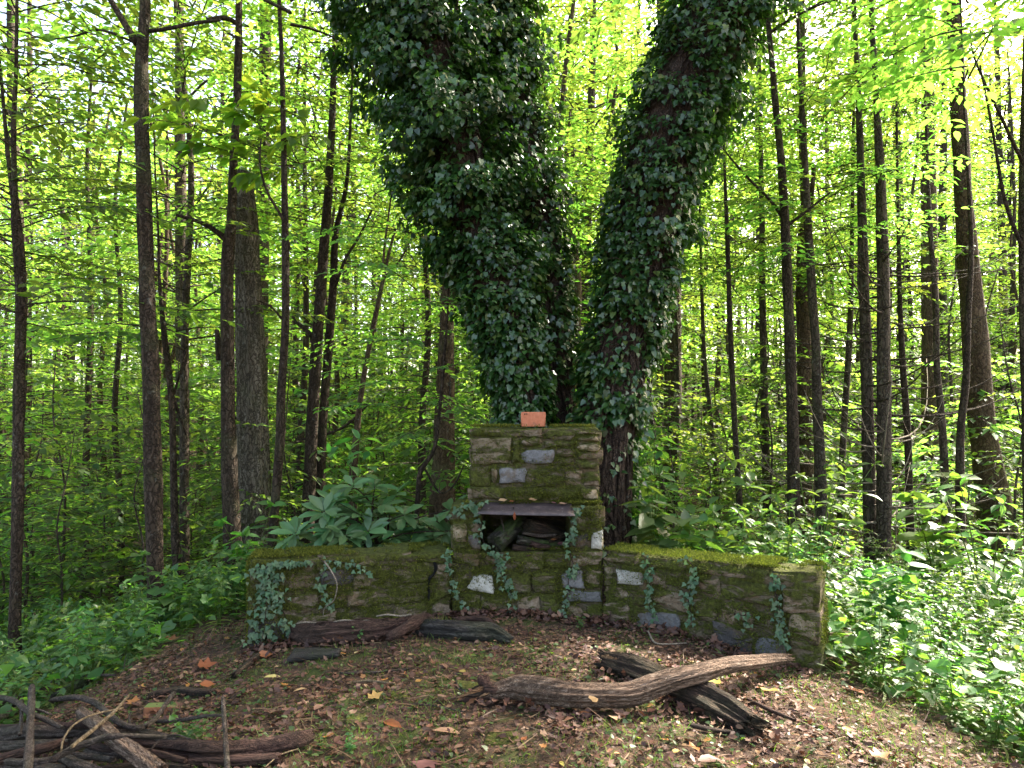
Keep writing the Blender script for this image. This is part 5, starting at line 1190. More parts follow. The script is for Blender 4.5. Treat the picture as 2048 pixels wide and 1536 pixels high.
# ------------------------------------------------------------------ logs and sticks
def along(root, path, rad, sides, amp, seed, mat, name='wood', ridges=0, end_rag=0.0, flat=1.0, freq=5.0):
    """log mesh with its long axis along local x for the grain; root at the first point"""
    path = np.asarray(path, float); ax = nrm(path[-1] - path[0]); yy = nrm(np.cross(np.array([0, 0, 1.]), ax)); zz = np.cross(ax, yy)
    Rm = np.stack([ax, yy, zz], 1)
    loc = (path - path[0]) @ Rm
    V, T, Q = tube(loc, rad, sides, amp, seed, ridges, freq=freq, groove=2.6 if ridges else 0)
    V[:, 2] = np.where(True, V[:, 2], 0)
    if end_rag:
        n = len(path); r = random.Random(seed)
        for e in (0, 1):
            ids = np.arange(sides) + (0 if e == 0 else (n - 1) * sides)
            V[ids, 0] += np.array([r.uniform(-1, 1) * end_rag for _ in ids])
            V[n * sides + e, 0] += (1 if e == 0 else -1) * end_rag * .6
    b = MB(); b.add(V, T, Q); o = b.obj(name, [M[mat]], root, True)
    o.matrix_local = Matrix(((Rm[0, 0], Rm[0, 1], Rm[0, 2], 0), (Rm[1, 0], Rm[1, 1], Rm[1, 2], 0), (Rm[2, 0], Rm[2, 1], Rm[2, 2], 0), (0, 0, 0, 1)))
    return o
def log(name, label, cat, pts, mat, seed, sides=22, amp=.14, ridges=5, lift=None, rag=.03, group=None, n=40, floor=True):
    """pts: (photo x, photo y of the centre line, width in px, height of the centre above the ground)"""
    W = np.array([G(px, py, h) for px, py, w_, h in pts]); rad = np.array([w_ / F * W[i][1] / 2 for i, (px, py, w_, h) in enumerate(pts)])
    path = catmull(W, n); rr = np.interp(np.linspace(0, 1, n), np.linspace(0, 1, len(rad)), rad)
    root = thing(name, label, cat, tuple(path[0]), 0, group)
    along(root, path, rr, sides, amp, seed, mat, 'wood', ridges, rag)
    return root, path, rr

# the long bent branch in front, lying across a rotten log
lg, lp, lr = log('fallen_branch', 'long bent weathered brown branch lying across a darker log', 'branch', [(958, 1392, 16, .035), (990, 1384, 30, .06), (1035, 1376, 46, .085), (1085, 1382, 50, .09), (1140, 1390, 47, .09), (1200, 1391, 46, .09), (1258, 1389, 46, .10), (1308, 1372, 44, .13), (1350, 1358, 41, .16), (1400, 1346, 38, .18), (1440, 1334, 33, .18), (1490, 1325, 29, .16), (1535, 1320, 26, .14), (1576, 1317, 20, .12)], 'log', 3, 72, .15, 6, rag=.03, n=110)
b = MB(); V, T, Q = tube(np.array([lp[-1], lp[-1] + (lp[-1] - lp[-2]) * .35]) - lp[0], [lr[-1] * .86, lr[-1] * .7], 14, .2, 3); b.add(V, T, Q); b.obj('broken_end', [M['rawwood']], lg, True)
rg = random.Random(77)
for q in range(7):                                            # torn splinters where it broke
    p0 = lp[2 + q]; b = MB(); e = np.array([-rg.uniform(.06, .16), rg.uniform(-.05, .03), rg.uniform(-.02, .05)])
    V, T, Q = tube(np.array([p0 + np.array([0, -.01, rg.uniform(-.03, .06)]), p0 + np.array([0, -.01, 0]) + e]) - lp[0], [.016, .003], 5, .3, q); b.add(V, T, Q); b.obj('splinter', [M['logred'] if q % 2 else M['rawwood']], lg, False)
kp = [lp[6] + np.array([.02, 0, .01]), lp[6] + np.array([-.02, 0, .05]), lp[6] + np.array([-.045, .005, .08]), lp[6] + np.array([-.04, .01, .095])]
b = MB(); V, T, Q = tube(catmull(np.array(kp), 12) - lp[0], np.interp(np.linspace(0, 1, 12), [0, .5, .8, 1], [.04, .03, .02, .006]), 18, .5, 5, freq=30); b.add(V, T, Q); b.obj('broken_stub', [M['logred']], lg, True)
for q, (e, w_) in enumerate([((-.17, -.02, -.02), .024), ((-.12, -.03, .01), .018), ((-.21, .01, -.025), .014), ((-.10, .02, .03), .016)]):
    p0 = lp[1] + np.array([.05, 0, 0]); pp = catmull(np.array([p0, p0 + np.array(e) * .5 + np.array([0, 0, .008 * q]), p0 + np.array(e)]), 9)
    b = MB(); V, T, Q = tube(pp - lp[0], np.interp(np.linspace(0, 1, 9), [0, .6, 1], [w_, w_ * .8, .003]), 10, .35, q + 9, freq=20); b.add(V, T, Q); b.obj('splinter', [M['logdark'] if q % 2 else M['logred']], lg, False)
dg, dp_, dr = log('rotten_log', 'dark rotten log lying under the long bent branch, split orange at its upper end', 'log', [(1208, 1322, 40, .05), (1260, 1338, 56, .055), (1330, 1366, 60, .05), (1400, 1398, 66, .05), (1460, 1428, 66, .05), (1512, 1458, 48, .045)], 'logdark', 8, 64, .2, 6, rag=.06, n=80)
for q in range(5):
    p0 = dp_[1 + 2 * q]; b = MB(); V, T, Q = tube(np.array([p0 + np.array([-.03, -dr[3] * .5, dr[3] * .62]), p0 + np.array([.02, -dr[3] * .6, dr[3] * .66]), p0 + np.array([.10, -dr[3] * .6 - .02, dr[3] * .45])]) - dp_[0], [.006, .016, .004], 6, .3, q); b.add(V, T, Q); b.obj('torn_strip', [M['rawwood']], dg, False)
log('bark_slab', 'narrow dark strip of bark lying beside the rotten log end', 'bark', [(1496, 1398, 7, .02), (1540, 1420, 9, .02), (1590, 1440, 6, .02)], 'logred', 12, 8, .2, 0, rag=.01, n=12)
r1, p1, _ = log('rotten_log', 'reddish rotten log with peeling edges lying at the foot of the wall', 'log', [(590, 1268, 44, .05), (640, 1272, 52, .06), (700, 1268, 50, .06), (760, 1262, 46, .06), (812, 1250, 34, .07), (838, 1238, 18, .09)], 'logred', 15, 56, .2, 6, rag=.05, n=70)
for q, t in enumerate((.15, .3, .42, .55, .7)):
    i = int(t * 69); b = MB(); V, T, Q = tube(catmull(np.array([p1[i] + np.array([-.12, 0, .085]), p1[i] + np.array([-.04, -.01, .10]), p1[i] + np.array([.05, 0, .088]), p1[i] + np.array([.13, 0, .10])]) - p1[0], 10), [.006] * 10, 5, .4, q); b.add(V, T, Q); b.obj('peeling_edge', [M['deadtwig'] if q % 2 == 0 else M['logred']], r1, True)
log('broken_limb', 'hooked broken limb resting over the joint of two rotten logs', 'branch', [(775, 1275, 18, .06), (800, 1262, 22, .09), (828, 1244, 24, .11), (848, 1234, 18, .10), (870, 1240, 10, .07)], 'logred', 16, 14, .2, 0, rag=.02, n=20)
log('charred_log', 'charred blue-black log with one pale patch lying near the wall foot', 'log', [(836, 1256, 34, .04), (890, 1260, 40, .045), (950, 1264, 40, .05), (985, 1266, 38, .045), (1022, 1282, 18, .02)], 'char', 18, 44, .16, 5, rag=.02, n=36)
b = MB(); rt = np.random.default_rng(66); c0 = G(885, 1252, .05); pt_ = c0 + np.stack([rt.normal(0, .05, 160), rt.normal(0, .03, 160), rt.uniform(0, .02, 160)], -1)
leaves(b, 'blade', pt_, np.stack([rt.normal(0, .5, 160), rt.normal(-.2, .4, 160), np.ones(160)], -1), rt.normal(0, 1, (160, 3)), rt.uniform(.03, .07, 160)); gt = b.obj('grass_tuft', [M['grass']]); tag(gt, 'bright tuft of moss and grass growing on the charred log', 'grass')
log('broken_limb', 'short dark branch leaning behind the charred log by the wall foot', 'branch', [(905, 1240, 12, .05), (960, 1238, 16, .05), (990, 1248, 14, .04)], 'logred', 19, 10, .2, 0, n=12)
log('stick', 'short dark stick lying by the orange leaf at the ivy-buried wall end', 'stick', [(466, 1352, 12, .02), (488, 1336, 13, .025), (508, 1318, 14, .03), (526, 1304, 10, .03)], 'logdark', 22, 10, .15, 0, n=14)
def flat_stone(name, label, cat, quad_px, th, mat, seed, lift=.015):
    q = [G(px, py, lift) for px, py in quad_px]; c = sum(q) / 4; root = thing(name, label, cat, tuple(c)); V, Qd = slab(q, th, 12, seed); V = V - c
    b = MB(); b.add(V, None, Qd); b.obj('slab', [M[mat]], root); return root
flat_stone('slate_slab', 'flat black slab lying before the reddish rotten log', 'slab', [(574, 1318), (676, 1306), (682, 1296), (590, 1294)], .028, 'char', 4, .045)
flat_stone('slate_slab', 'blue-grey slab set in the ground at the torn end of the bent branch', 'slab', [(915, 1372), (965, 1392), (972, 1366), (912, 1358)], .03, 'stone_slate', 5)
flat_stone('paving_stone', 'grey stone set flush in the middle of the littered ground', 'stone', [(965, 1490), (1040, 1486), (1034, 1462), (975, 1464)], .03, 'stone_dark', 6, .006)
flat_stone('paving_stone', 'small dark stone set flush in front of the rotten logs', 'stone', [(770, 1400), (815, 1396), (812, 1378), (776, 1380)], .03, 'stone_dark', 7, .006)
flat_stone('paving_stone', 'small grey stone set flush beside a red leaf near the front', 'stone', [(690, 1446), (735, 1444), (732, 1424), (694, 1426)], .03, 'stone_slate', 8, .006)
bl = G(325, 1412, .02); mbk = thing('mossy_brick', 'orange brick with a bright mossy top half sunk among the leaves', 'brick', (bl[0], bl[1], bl[2] - .062), .12)
mbk.rotation_euler = (-.10, .05, .2)
brick_shape(.19, .10, .07, .008, 91).obj('brick', [M['oldbrick']], mbk, True)

# logs and embers in the firebox
def inlog(name, label, pts, mat, seed, sides=40, amp=.2):
    W = np.array([P(px, py, d) for px, py, w_, d in pts]); rad = np.array([w_ / F * p[3] / 2 for w_, p in zip([p[2] for p in pts], pts)]); n = 20
    root = thing(name, label, 'log', tuple(W[0])); along(root, catmull(W, n), np.interp(np.linspace(0, 1, n), np.linspace(0, 1, len(rad)), rad), sides, amp, seed, mat, 'wood', 5, .015); return root
inlog('firewood', 'mossy log leaning out of the firebox at a slant', [(990, 1086, 38, 5.40), (1012, 1068, 38, 5.52), (1046, 1044, 36, 5.68)], 'logmoss', 31)
inlog('firewood', 'thick grey log with a cracked end in the middle of the firebox', [(1056, 1054, 36, 5.47), (1090, 1062, 34, 5.58), (1126, 1074, 26, 5.68)], 'logdark', 32, 40, .25)
inlog('firewood', 'thin mossy log lying low across the firebox floor', [(1036, 1078, 16, 5.44), (1080, 1086, 17, 5.50), (1122, 1090, 14, 5.54)], 'logmoss', 33)
inlog('firewood', 'dark log lying at the back of the firebox under the plate', [(1062, 1036, 20, 5.74), (1100, 1040, 22, 5.76), (1140, 1044, 20, 5.78)], 'logdark', 34)
inlog('firewood', 'short dark stub lying at the front of the firebox floor', [(1026, 1095, 12, 5.43), (1060, 1098, 13, 5.46), (1084, 1100, 10, 5.48)], 'logdark', 35)

for lab, pts, mt in [('bent stick lying across the logs in the firebox', [(1046, 1066, 6, 5.42), (1080, 1072, 7, 5.44), (1112, 1070, 5, 5.48)], 'stick'), ('short charred chunk wedged behind the slanting log', [(1016, 1050, 16, 5.66), (1034, 1062, 18, 5.64), (1050, 1070, 12, 5.62)], 'char'),
        ('knotty dark piece lying at the right corner of the firebox', [(1096, 1082, 12, 5.50), (1116, 1078, 16, 5.54), (1132, 1070, 12, 5.60)], 'logdark'), ('thin root hanging down inside the firebox before the slanting log', [(1002, 1036, 3, 5.47), (1006, 1052, 3, 5.45), (1010, 1068, 2, 5.44)], 'stick'),
        ('crumbling brown stub in the middle of the firebox floor', [(1062, 1086, 10, 5.42), (1078, 1092, 13, 5.43), (1098, 1094, 9, 5.45)], 'logred')]:
    inlog('firewood', lab, pts, mt, 40 + len(lab))

# brush pile in the near corner: every stick its own thing
ST = [
 ('thick brown log lying lengthwise in the brush pile, hindmost of the thick ones', 'stick', [(-40, 1474, 30, .08), (60, 1464, 28, .09), (180, 1462, 26, .09), (290, 1472, 24, .09), (370, 1490, 20, .07)]),
 ('thick cracked log sticking out of the brush pile towards the middle', 'logred', [(230, 1486, 30, .06), (330, 1492, 36, .06), (420, 1502, 40, .06), (520, 1494, 36, .055), (590, 1480, 34, .05), (622, 1470, 26, .05)]),
 ('brown log under the thick cracked log, lower edge of the brush pile', 'logred', [(380, 1520, 24, .035), (470, 1522, 26, .035), (560, 1516, 22, .03)]),
 ('broad split slab slanting down through the brush pile', 'log', [(162, 1424, 22, .16), (196, 1450, 28, .18), (232, 1480, 30, .18), (276, 1512, 34, .17), (320, 1545, 36, .15)]),
 ('stout grey stick standing upright in the brush pile', 'stick', [(64, 1374, 12, .24), (62, 1420, 15, .24), (60, 1470, 16, .23), (56, 1545, 17, .2)]),
 ('curved stick arching across the upright grey stick', 'stick', [(-14, 1392, 10, .2), (30, 1402, 11, .22), (62, 1426, 11, .24), (95, 1442, 10, .22), (125, 1456, 7, .2)]),
 ('long wavy stick snaking over the back of the brush pile', 'stick', [(104, 1400, 11, .15), (150, 1395, 11, .16), (188, 1404, 11, .17), (212, 1424, 12, .17), (240, 1446, 12, .16), (274, 1456, 12, .15), (304, 1444, 11, .15), (328, 1414, 10, .17), (348, 1386, 9, .2)]),
 ('thin stick standing upright beside the brush pile', 'stick', [(446, 1396, 8, .22), (449, 1440, 9, .22), (452, 1480, 10, .21), (456, 1545, 11, .19)]),
 ('thin stick reaching sideways from the thin upright stick', 'stick', [(312, 1443, 8, .14), (360, 1440, 8, .16), (410, 1432, 7, .19), (446, 1430, 6, .22)]),
 ('pale peeled stick slanting across the brush pile', 'stickpale', [(258, 1390, 5, .24), (228, 1424, 7, .23), (190, 1456, 8, .22), (142, 1494, 8, .21)]),
 ('bent brown stick crossing the broad split slab', 'stick', [(104, 1520, 14, .17), (150, 1496, 15, .19), (200, 1478, 15, .21), (240, 1472, 12, .22), (330, 1474, 9, .18)]),
 ('brown stick rising from the near corner of the brush pile', 'logred', [(-30, 1530, 20, .13), (40, 1508, 19, .14), (90, 1496, 18, .15), (130, 1482, 14, .16)]),
 ('thin bowed twig arching above the brush pile', 'stickpale', [(122, 1502, 4, .21), (128, 1476, 4, .24), (150, 1448, 4, .27), (190, 1428, 4, .26), (246, 1416, 3, .22)]),
 ('thick brown stick at the bottom of the brush pile', 'stick', [(120, 1514, 18, .12), (160, 1530, 20, .12), (210, 1550, 20, .12)]),
 ('short brown stick low in the middle of the brush pile', 'stick', [(176, 1502, 16, .10), (230, 1508, 17, .10), (285, 1520, 15, .10)]),
 ('mottled log half hidden at the bottom of the brush pile', 'stick', [(-20, 1552, 26, .08), (60, 1538, 28, .08), (130, 1545, 26, .08)]),
 ('grey stick low behind the upright stick in the brush pile', 'stick', [(-20, 1496, 22, .08), (60, 1490, 20, .08), (140, 1488, 18, .08)]),
 ('dark knotty stick lying across the bottom of the brush pile', 'stick', [(-20, 1520, 14, .13), (70, 1524, 15, .12), (150, 1512, 14, .12), (230, 1520, 12, .1)]),
 ('reddish stick wedged under the broad split slab', 'logred', [(150, 1482, 14, .12), (220, 1498, 15, .12), (300, 1504, 14, .1), (372, 1522, 11, .08)]),
 ('thin grey stick rising steeply behind the upright grey stick', 'stick', [(44, 1396, 6, .18), (43, 1430, 7, .18), (40, 1470, 7, .16)]),
 ('thin crooked twig leaning on the thick cracked log', 'stick', [(300, 1500, 4, .12), (322, 1478, 4, .15), (352, 1470, 4, .16), (380, 1478, 3, .15)]),
 ('short side twig on the curved stick in the brush pile', 'stick', [(70, 1418, 5, .23), (90, 1424, 5, .22), (104, 1430, 4, .2)]),
 ('slim brown stick lying flat along the thick brown log', 'logred', [(-20, 1456, 10, .12), (90, 1450, 11, .12), (200, 1452, 10, .12), (290, 1460, 8, .11)]),
 ('slim dark stick crossing low in front of the split slab', 'logdark', [(190, 1540, 12, .1), (280, 1530, 13, .09), (380, 1534, 10, .06)]),
 ('thin twig sprouting from the long wavy stick', 'stick', [(262, 1452, 4, .15), (258, 1436, 4, .17), (262, 1424, 3, .19)]),
 ('pale twig slanting in front near the thick cracked log', 'stickpale', [(528, 1536, 3, .03), (560, 1510, 3, .04), (596, 1498, 3, .03)]),
 ('dark stick slanting among the leaves behind the thin upright stick', 'logdark', [(440, 1418, 6, .02), (470, 1392, 7, .03), (500, 1376, 5, .02)]),
 ('mossy dark log lying behind the brush pile', 'logmoss', [(108, 1398, 20, .05), (140, 1380, 20, .05), (176, 1362, 18, .05), (204, 1342, 10, .05)]),
 ('long thin stick lying behind the brush pile', 'stick', [(60, 1380, 6, .07), (110, 1362, 7, .07), (170, 1352, 7, .07), (230, 1350, 5, .06)]),
 ('dark log end jutting in behind the curved stick', 'logdark', [(-40, 1424, 34, .1), (4, 1410, 32, .11), (40, 1404, 22, .12)]),
 ('pinkish branch below the dark log end in the brush pile', 'stickpale', [(-30, 1446, 14, .1), (10, 1430, 14, .11), (44, 1412, 9, .12)]),
 ('thin twig lying alone on the leaves before the ivy-buried wall end', 'stick', [(0, 1372, 4, .02), (70, 1362, 5, .02), (130, 1346, 3, .02)]),
 ('long thin twig in front of the black slab', 'stick', [(680, 1346, 5, .015), (760, 1344, 5, .015), (846, 1334, 3, .015)]),
 ('pale twig lying in the middle of the litter', 'stickpale', [(694, 1366, 4, .015), (740, 1362, 6, .02), (790, 1368, 4, .015)]),
 ('dark rotten strip of wood beside the mossy brick', 'logdark', [(296, 1392, 14, .02), (350, 1382, 18, .025), (410, 1386, 16, .02), (440, 1380, 8, .02)]),
 ('thin forked twig on the ground near the torn end of the bent branch', 'stick', [(820, 1408, 4, .015), (870, 1412, 4, .015), (930, 1424, 3, .015)]),
 ('dark stick at the lower end of the rotten log', 'logdark', [(1380, 1450, 9, .02), (1440, 1462, 10, .02), (1490, 1464, 7, .02)]),
 ('thin root lying along the foot of the wall below the white block', 'deadtwig', [(1296, 1262, 4, .03), (1310, 1285, 4, .02), (1340, 1288, 3, .02), (1372, 1286, 3, .02)])]
for q, (lab, mt, pts) in enumerate(ST):
    log('log' if 'log' in lab.split()[:4] else 'stick', lab, 'stick', pts, mt, 200 + q, 36 if pts[1][2] > 18 else 14 if pts[1][2] > 8 else 7, .2, 5 if pts[1][2] > 12 else 0, rag=.012, n=60)

# ------------------------------------------------------------------ litter, grass and leaves on the floor of the clearing
def floor_pts(n, r, ymin=2.55, ymax=6.0):
    y = ymin + (ymax - ymin) * r.random(n) ** 1.15; x = r.uniform(-.80, .80, n) * y
    k = r.random(n) < np.clip(clearing(x, y) + .04, 0, 1); x, y = x[k], y[k]
    ins = np.zeros(len(x), bool)
    for a, b in ((PW[0], PW[1]), (PW[1], PW[2]), (PW[2], PW[3])):
        e = b - a; s = np.clip(((x - a[0]) * e[0] + (y - a[1]) * e[1]) / (e @ e), 0, 1); nx_, ny_ = e[1], -e[0]
        ins |= ((x - a[0]) * nx_ + (y - a[1]) * ny_ < 0.0) & (s > 0) & (s < 1)
    x, y = x[~ins], y[~ins]
    return np.stack([x, y, ground(x, y)], -1)
def lay(name, label, n, kinds, size, mat, seed, lift=(.002, .022), tilt=.35, up=None, patch=None, zt=0.0, wid=1.0):
    r = np.random.default_rng(seed); p = floor_pts(n, r)
    if patch: p = p[patch(p[:, 0], p[:, 1]) > r.random(len(p))]
    m = len(p); p[:, 2] += r.uniform(lift[0], lift[1], m); mb = MB(); kk = r.integers(0, len(kinds), m)
    D = np.stack([r.normal(0, 1, m), r.normal(0, 1, m), r.normal(zt, .22, m)], -1); N = np.array([0, 0, 1.]) + r.normal(0, tilt, (m, 3)); S = r.uniform(size[0], size[1], m)
    if up: D = np.stack([r.normal(0, up, m), r.normal(0, up, m), np.ones(m)], -1); N = r.normal(0, 1, (m, 3))
    rn = np.clip(r.normal(.45, .3, m), 0, 1) if up else r.random(m)
    for i_, kd in enumerate(kinds): leaves(mb, kd, p[kk == i_], D[kk == i_], N[kk == i_], S[kk == i_], rn[kk == i_], 0, wid)
    o = mb.obj(name, [M[mat]]); o['kind'] = 'stuff'; o['label'] = label
lay('leaf_litter', 'brown dead leaf litter across the clearing', 27000, ['dry', 'drylobe', 'rhomb', 'oval'], (.014, .058), 'litter', 901, patch=lambda x, y: .28 + .72 * smooth(.35, .62, vnoise(x * 2.8, y * 3.4, 61)))
lay('leaf_crumbs', 'small crumbs of dead leaves and bark', 22000, ['rhomb', 'needle'], (.008, .026), 'litter', 902, (.001, .012))
lay('twig_litter', 'small broken twigs strewn across the clearing', 3400, ['needle'], (.05, .20), 'litter', 903, (.004, .02), .4, wid=.10)
pg = lambda x, y: np.clip(smooth(.42, .66, vnoise(x * 2.2, y * 2.2, 41)) * .9 + .10, 0, 1)
lay('grass', 'short grass growing in patches through the litter', 24000, ['blade'], (.02, .06), 'grass', 904, (0, .004), .4, .75, pg)
lay('moss_patches', 'bright moss in cushions between the leaves', 16000, ['needle'], (.008, .02), 'mossfuzz', 905, (.001, .016), .6, .6, lambda x, y: smooth(.60, .72, vnoise(x * 2.6 + 4, y * 2.6, 43)))
lay('clover', 'tiny green leaves sprouting through the litter', 6500, ['heart', 'oval'], (.014, .036), 'herb', 906, (.006, .03), .3, None, lambda x, y: np.clip(smooth(.4, .6, vnoise(x * 1.8 + 2, y * 1.8, 44)) + .15, 0, 1))

# leaves drifted against the foot of the wall and the logs
def drift():
    r = np.random.default_rng(910); pp = []
    for a, b in ((PW[0], PW[1]), (PW[1], PW[2]), (PW[2], PW[3])):
        n = 420; t = r.random(n)[:, None]; e = b - a; nn_ = np.array([e[1], -e[0]]) / np.linalg.norm(e); pp.append(a + e * t + nn_ * (.02 + np.abs(r.normal(0, .07, (n, 1)))))
    for pth, rd in ((lp, .09), (dp_, .10), (p1, .09)):
        n = 260; k = r.integers(0, len(pth), n); pp.append(pth[k][:, :2] + np.stack([r.normal(0, .05, n), np.sign(r.normal(0, 1, n)) * rd + r.normal(0, .025, n)], -1))
    p = np.concatenate(pp); p = np.stack([p[:, 0], p[:, 1], ground(p[:, 0], p[:, 1]) + r.uniform(.005, .05, len(p))], -1); m = len(p); mb = MB()
    for kd, s_ in (('dry', 0), ('drylobe', 1), ('oval', 2)):
        q = p[s_::3]; k = len(q); leaves(mb, kd, q, np.stack([r.normal(0, 1, k), r.normal(0, 1, k), r.normal(.1, .4, k)], -1), np.array([0, -.2, 1.]) + r.normal(0, .5, (k, 3)), r.uniform(.025, .07, k))
    o = mb.obj('leaf_drift', [M['litter']]); o['kind'] = 'stuff'; o['label'] = 'dead leaves drifted against the wall foot and the logs'
drift()

# leaves that can be told apart, each a thing
RF = random.Random(55)
def fleaf(label, px, py, size, kind, mat, az=None, lift=.02, group=None, pitch=.15, on=None):
    p = G(px, py, lift) if on is None else np.array(on, float)
    a = RF.uniform(0, 6.28) if az is None else az
    D = np.array([math.cos(a), math.sin(a), RF.uniform(-pitch, pitch)]); N = np.array([RF.uniform(-.25, .25), RF.uniform(-.45, .1), 1.])
    D = D / np.linalg.norm(D); B = np.cross(N, D); B /= np.linalg.norm(B); N = np.cross(D, B)
    key = (kind, mat, RF.randrange(4))
    if key not in fl_mesh:
        b = MB(); leaves(b, kind, [[-.5, 0, 0]], [[1, 0, 0]], [[0, 0, 1]], [1.], np.array([.1 + .26 * key[2]]), 0, RF.uniform(.9, 1.25)); fl_mesh[key] = b.mesh('fallen_leaf', [M[mat]])
    o = link('fallen_leaf', fl_mesh[key]); tag(o, label, 'leaf', group)
    o.matrix_world = Matrix(((D[0], B[0], N[0], p[0]), (D[1], B[1], N[1], p[1]), (D[2], B[2], N[2], p[2]), (0, 0, 0, 1))) @ Matrix.Scale(size * .82, 4)
    return o
fl_mesh = {}
for (lab, px, py, s, kd, mt, az) in [
    ('bright orange leaf on the ground at the ivy-buried wall end', 530, 1310, .125, 'dry', 'orange', .2),
    ('orange leaf with a point standing near the moss in front', 752, 1392, .11, 'drylobe', 'orange', .6),
    ('large tan curled leaf lying flat near the front middle', 893, 1460, .17, 'long', 'tan', .1),
    ('long rusty leaf slanting down near the front middle', 785, 1446, .17, 'long', 'orange', 2.5),
    ('round pinkish leaf left of the torn branch end', 886, 1390, .07, 'heart', 'maroon', 1.2),
    ('small yellow leaf above the torn branch end', 924, 1342, .08, 'oval', 'yellow', 2.4),
    ('tan spear-shaped leaf pointing down under the bent branch', 1226, 1432, .15, 'long', 'tan', 1.75),
    ('red-orange leaf standing up beside the rotten log', 1362, 1412, .10, 'dry', 'orange', 1.4),
    ('yellow-brown leaf on the grass near the wall end', 1428, 1365, .10, 'drylobe', 'yellow', 2.8),
    ('orange leaf lying on green grass before the rounded wall end', 1540, 1382, .13, 'dry', 'orange', 2.6),
    ('orange leaf in the sunlit patch near the front', 1388, 1496, .10, 'dry', 'orange', 1.9),
    ('brown curled leaf in the sunlit litter beside the weeds', 1712, 1382, .13, 'dry', 'orange', 2.2),
    ('rusty leaf in the bright grass at the front', 1762, 1512, .13, 'drylobe', 'orange', .3),
    ('large maroon leaf in the front grass below the rotten log', 1420, 1518, .15, 'oval', 'maroon', .3),
    ('folded maroon leaf beside the moss on the near ground', 640, 1412, .14, 'oval', 'maroon', 1.3),
    ('broad maroon leaf at the bottom edge in the middle', 858, 1526, .15, 'maple', 'maroon', .5),
    ('tan ball of curled leaf on a stick in the brush pile', 50, 1378, .13, 'dry', 'orange', 1.0),
    ('yellow leaf on the wavy stick of the brush pile', 268, 1402, .11, 'drylobe', 'orange', 1.7),
    ('pale leaf standing at the edge of the weeds near the stream', 120, 1306, .11, 'oval', 'tan', 1.5),
    ('yellow-green leaf lying before the ivy-buried wall end', 545, 1352, .14, 'long', 'yellow', .7),
    ('tan leaf lying flat beside the yellow-green leaf', 600, 1378, .10, 'long', 'tan', .6),
    ('orange heap of leaves on the bank above the brush pile', 345, 1278, .16, 'drylobe', 'orange', .2),
    ('rusty lobed leaf on the bank below the ivy-buried wall end', 415, 1330, .15, 'drylobe', 'orange', .4),
    ('orange leaf lying close behind the mossy brick', 415, 1370, .12, 'dry', 'orange', .1),
    ('white-pale dead leaf drooping on the weeds by the dark straight tree', 338, 1248, .2, 'maple', 'tan', 1.7)]:
    fleaf(lab, px, py, s, kd, mt, az, .03)
fleaf('tan leaf lying on the bent branch', 1187, 1392, .06, 'heart', 'tan', .7, on=G(1187, 1380, .19) + np.array([0, -.055, -.02]))
o = fleaf('orange leaf hanging by its tip from the edge of the steel plate', 1029, 1035, .085, 'long', 'orange', 1.5, on=P(1029, 1034, 5.285))
o.matrix_world = Matrix.Translation(Vector(P(1029, 1032, 5.288))) @ Matrix(((0, 1, 0, 0), (0, 0, -1, 0), (-1, 0, 0, 0), (0, 0, 0, 1))) @ Matrix.Scale(.07, 4)
for (px, py, mt, lab) in [(1066, 1000, 'tan', 'large dry tan leaf on the ledge over the steel plate'), (1006, 1001, 'tan', 'dry curled leaf on the ledge near the ivy tuft'), (1024, 1003, 'orange', 'small rusty leaf on the ledge in the middle'), (1108, 1006, 'maroon', 'small brown leaf on the ledge near the draped ivy'), (1126, 1008, 'tan', 'small tan leaf on the ledge where the draped ivy starts')]:
    fleaf(lab, px, py, .09 if mt == 'tan' else .06, 'dry', mt, RF.uniform(-.3, .3), on=P(px, py, 5.44))
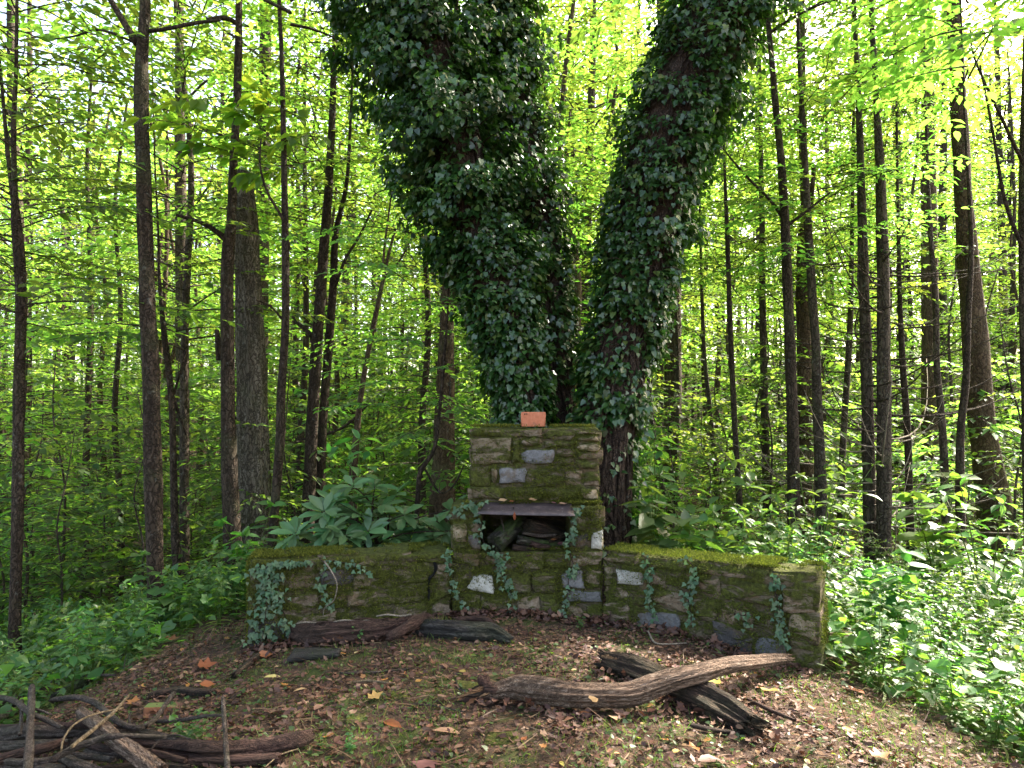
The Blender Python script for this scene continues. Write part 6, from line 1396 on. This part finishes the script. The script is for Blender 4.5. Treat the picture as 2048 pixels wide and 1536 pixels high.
for (px, py, d, mt, s, lab) in [(1108, 1080, 5.45, 'orange', .08, 'orange leaf lying on the low log in the firebox'), (1124, 1088, 5.44, 'maroon', .09, 'pinkish leaf in the corner of the firebox'), (1116, 1098, 5.42, 'maroon', .07, 'pink curled leaf at the firebox edge'), (1056, 1112, 5.39, 'maroon', .08, 'reddish leaf on the moss under the firebox'), (1018, 1074, 5.42, 'maroon', .05, 'small pink leaf caught on the mossy slanting log'), (1090, 1094, 5.43, 'maroon', .08, 'dull leaf in the middle of the firebox floor')]:
    fleaf(lab, px, py, s, 'dry', mt, RF.uniform(-.6, .6), on=P(px, py, d))
kinds = {'orange': ('orange fallen leaf on the littered ground', 'orange leaves lying on the littered ground'), 'tan': ('tan fallen leaf on the littered ground', 'tan leaves lying on the littered ground'), 'maroon': ('dull maroon fallen leaf on the littered ground', 'maroon leaves lying on the littered ground'), 'yellow': ('yellowish fallen leaf on the littered ground', 'yellow leaves lying on the littered ground')}
r9 = np.random.default_rng(56); pts9 = floor_pts(900, r9)[:230]
for p in pts9:
    px = 1024 + p[0] / p[1] * F; py = HZ + (EYE - p[2]) / p[1] * F
    if py > 1560: continue
    mt = RF.choices(['orange', 'tan', 'maroon', 'yellow'], [4, 4, 7, .6])[0]
    wh = 'around the bent branch' if px > 900 and 1290 < py < 1440 else 'near the brush pile' if px < 620 and py > 1380 else 'at the foot of the wall' if py < 1330 else 'on the ground at the very front' if py > 1450 else 'in the middle of the littered ground'
    kd = RF.choice(['dry', 'drylobe', 'oval', 'dry']); ad = {'dry': 'curled', 'drylobe': 'lobed', 'oval': 'smooth'}[kd]
    fleaf('%s %s fallen leaf %s' % (ad, {'yellow': 'yellowish'}.get(mt, mt), wh), px, py, RF.uniform(.035, .078), kd, mt, None, RF.uniform(.012, .035), '%s %s leaves %s' % (ad, mt, wh), .35, on=p + np.array([0, 0, RF.uniform(.01, .03)]))
# small upright weeds in the clearing
for q, (lab, px, py, s) in enumerate([('round-leaved sprout growing up through the brush pile', 372, 1512, .36), ('second round-leaved sprout beside the thin upright stick', 404, 1508, .30), ('small green sprout before the reddish rotten log', 716, 1290, .22), ('low green sprout at the foot of the wall beside the slate', 1160, 1262, .2), ('pale green sprout at the front by the maroon leaf', 700, 1516, .2)]):
    p = G(px, py); herb(lab, 'plant', p[0], p[1], 2, s, q * 1.3, None, 'sprout')
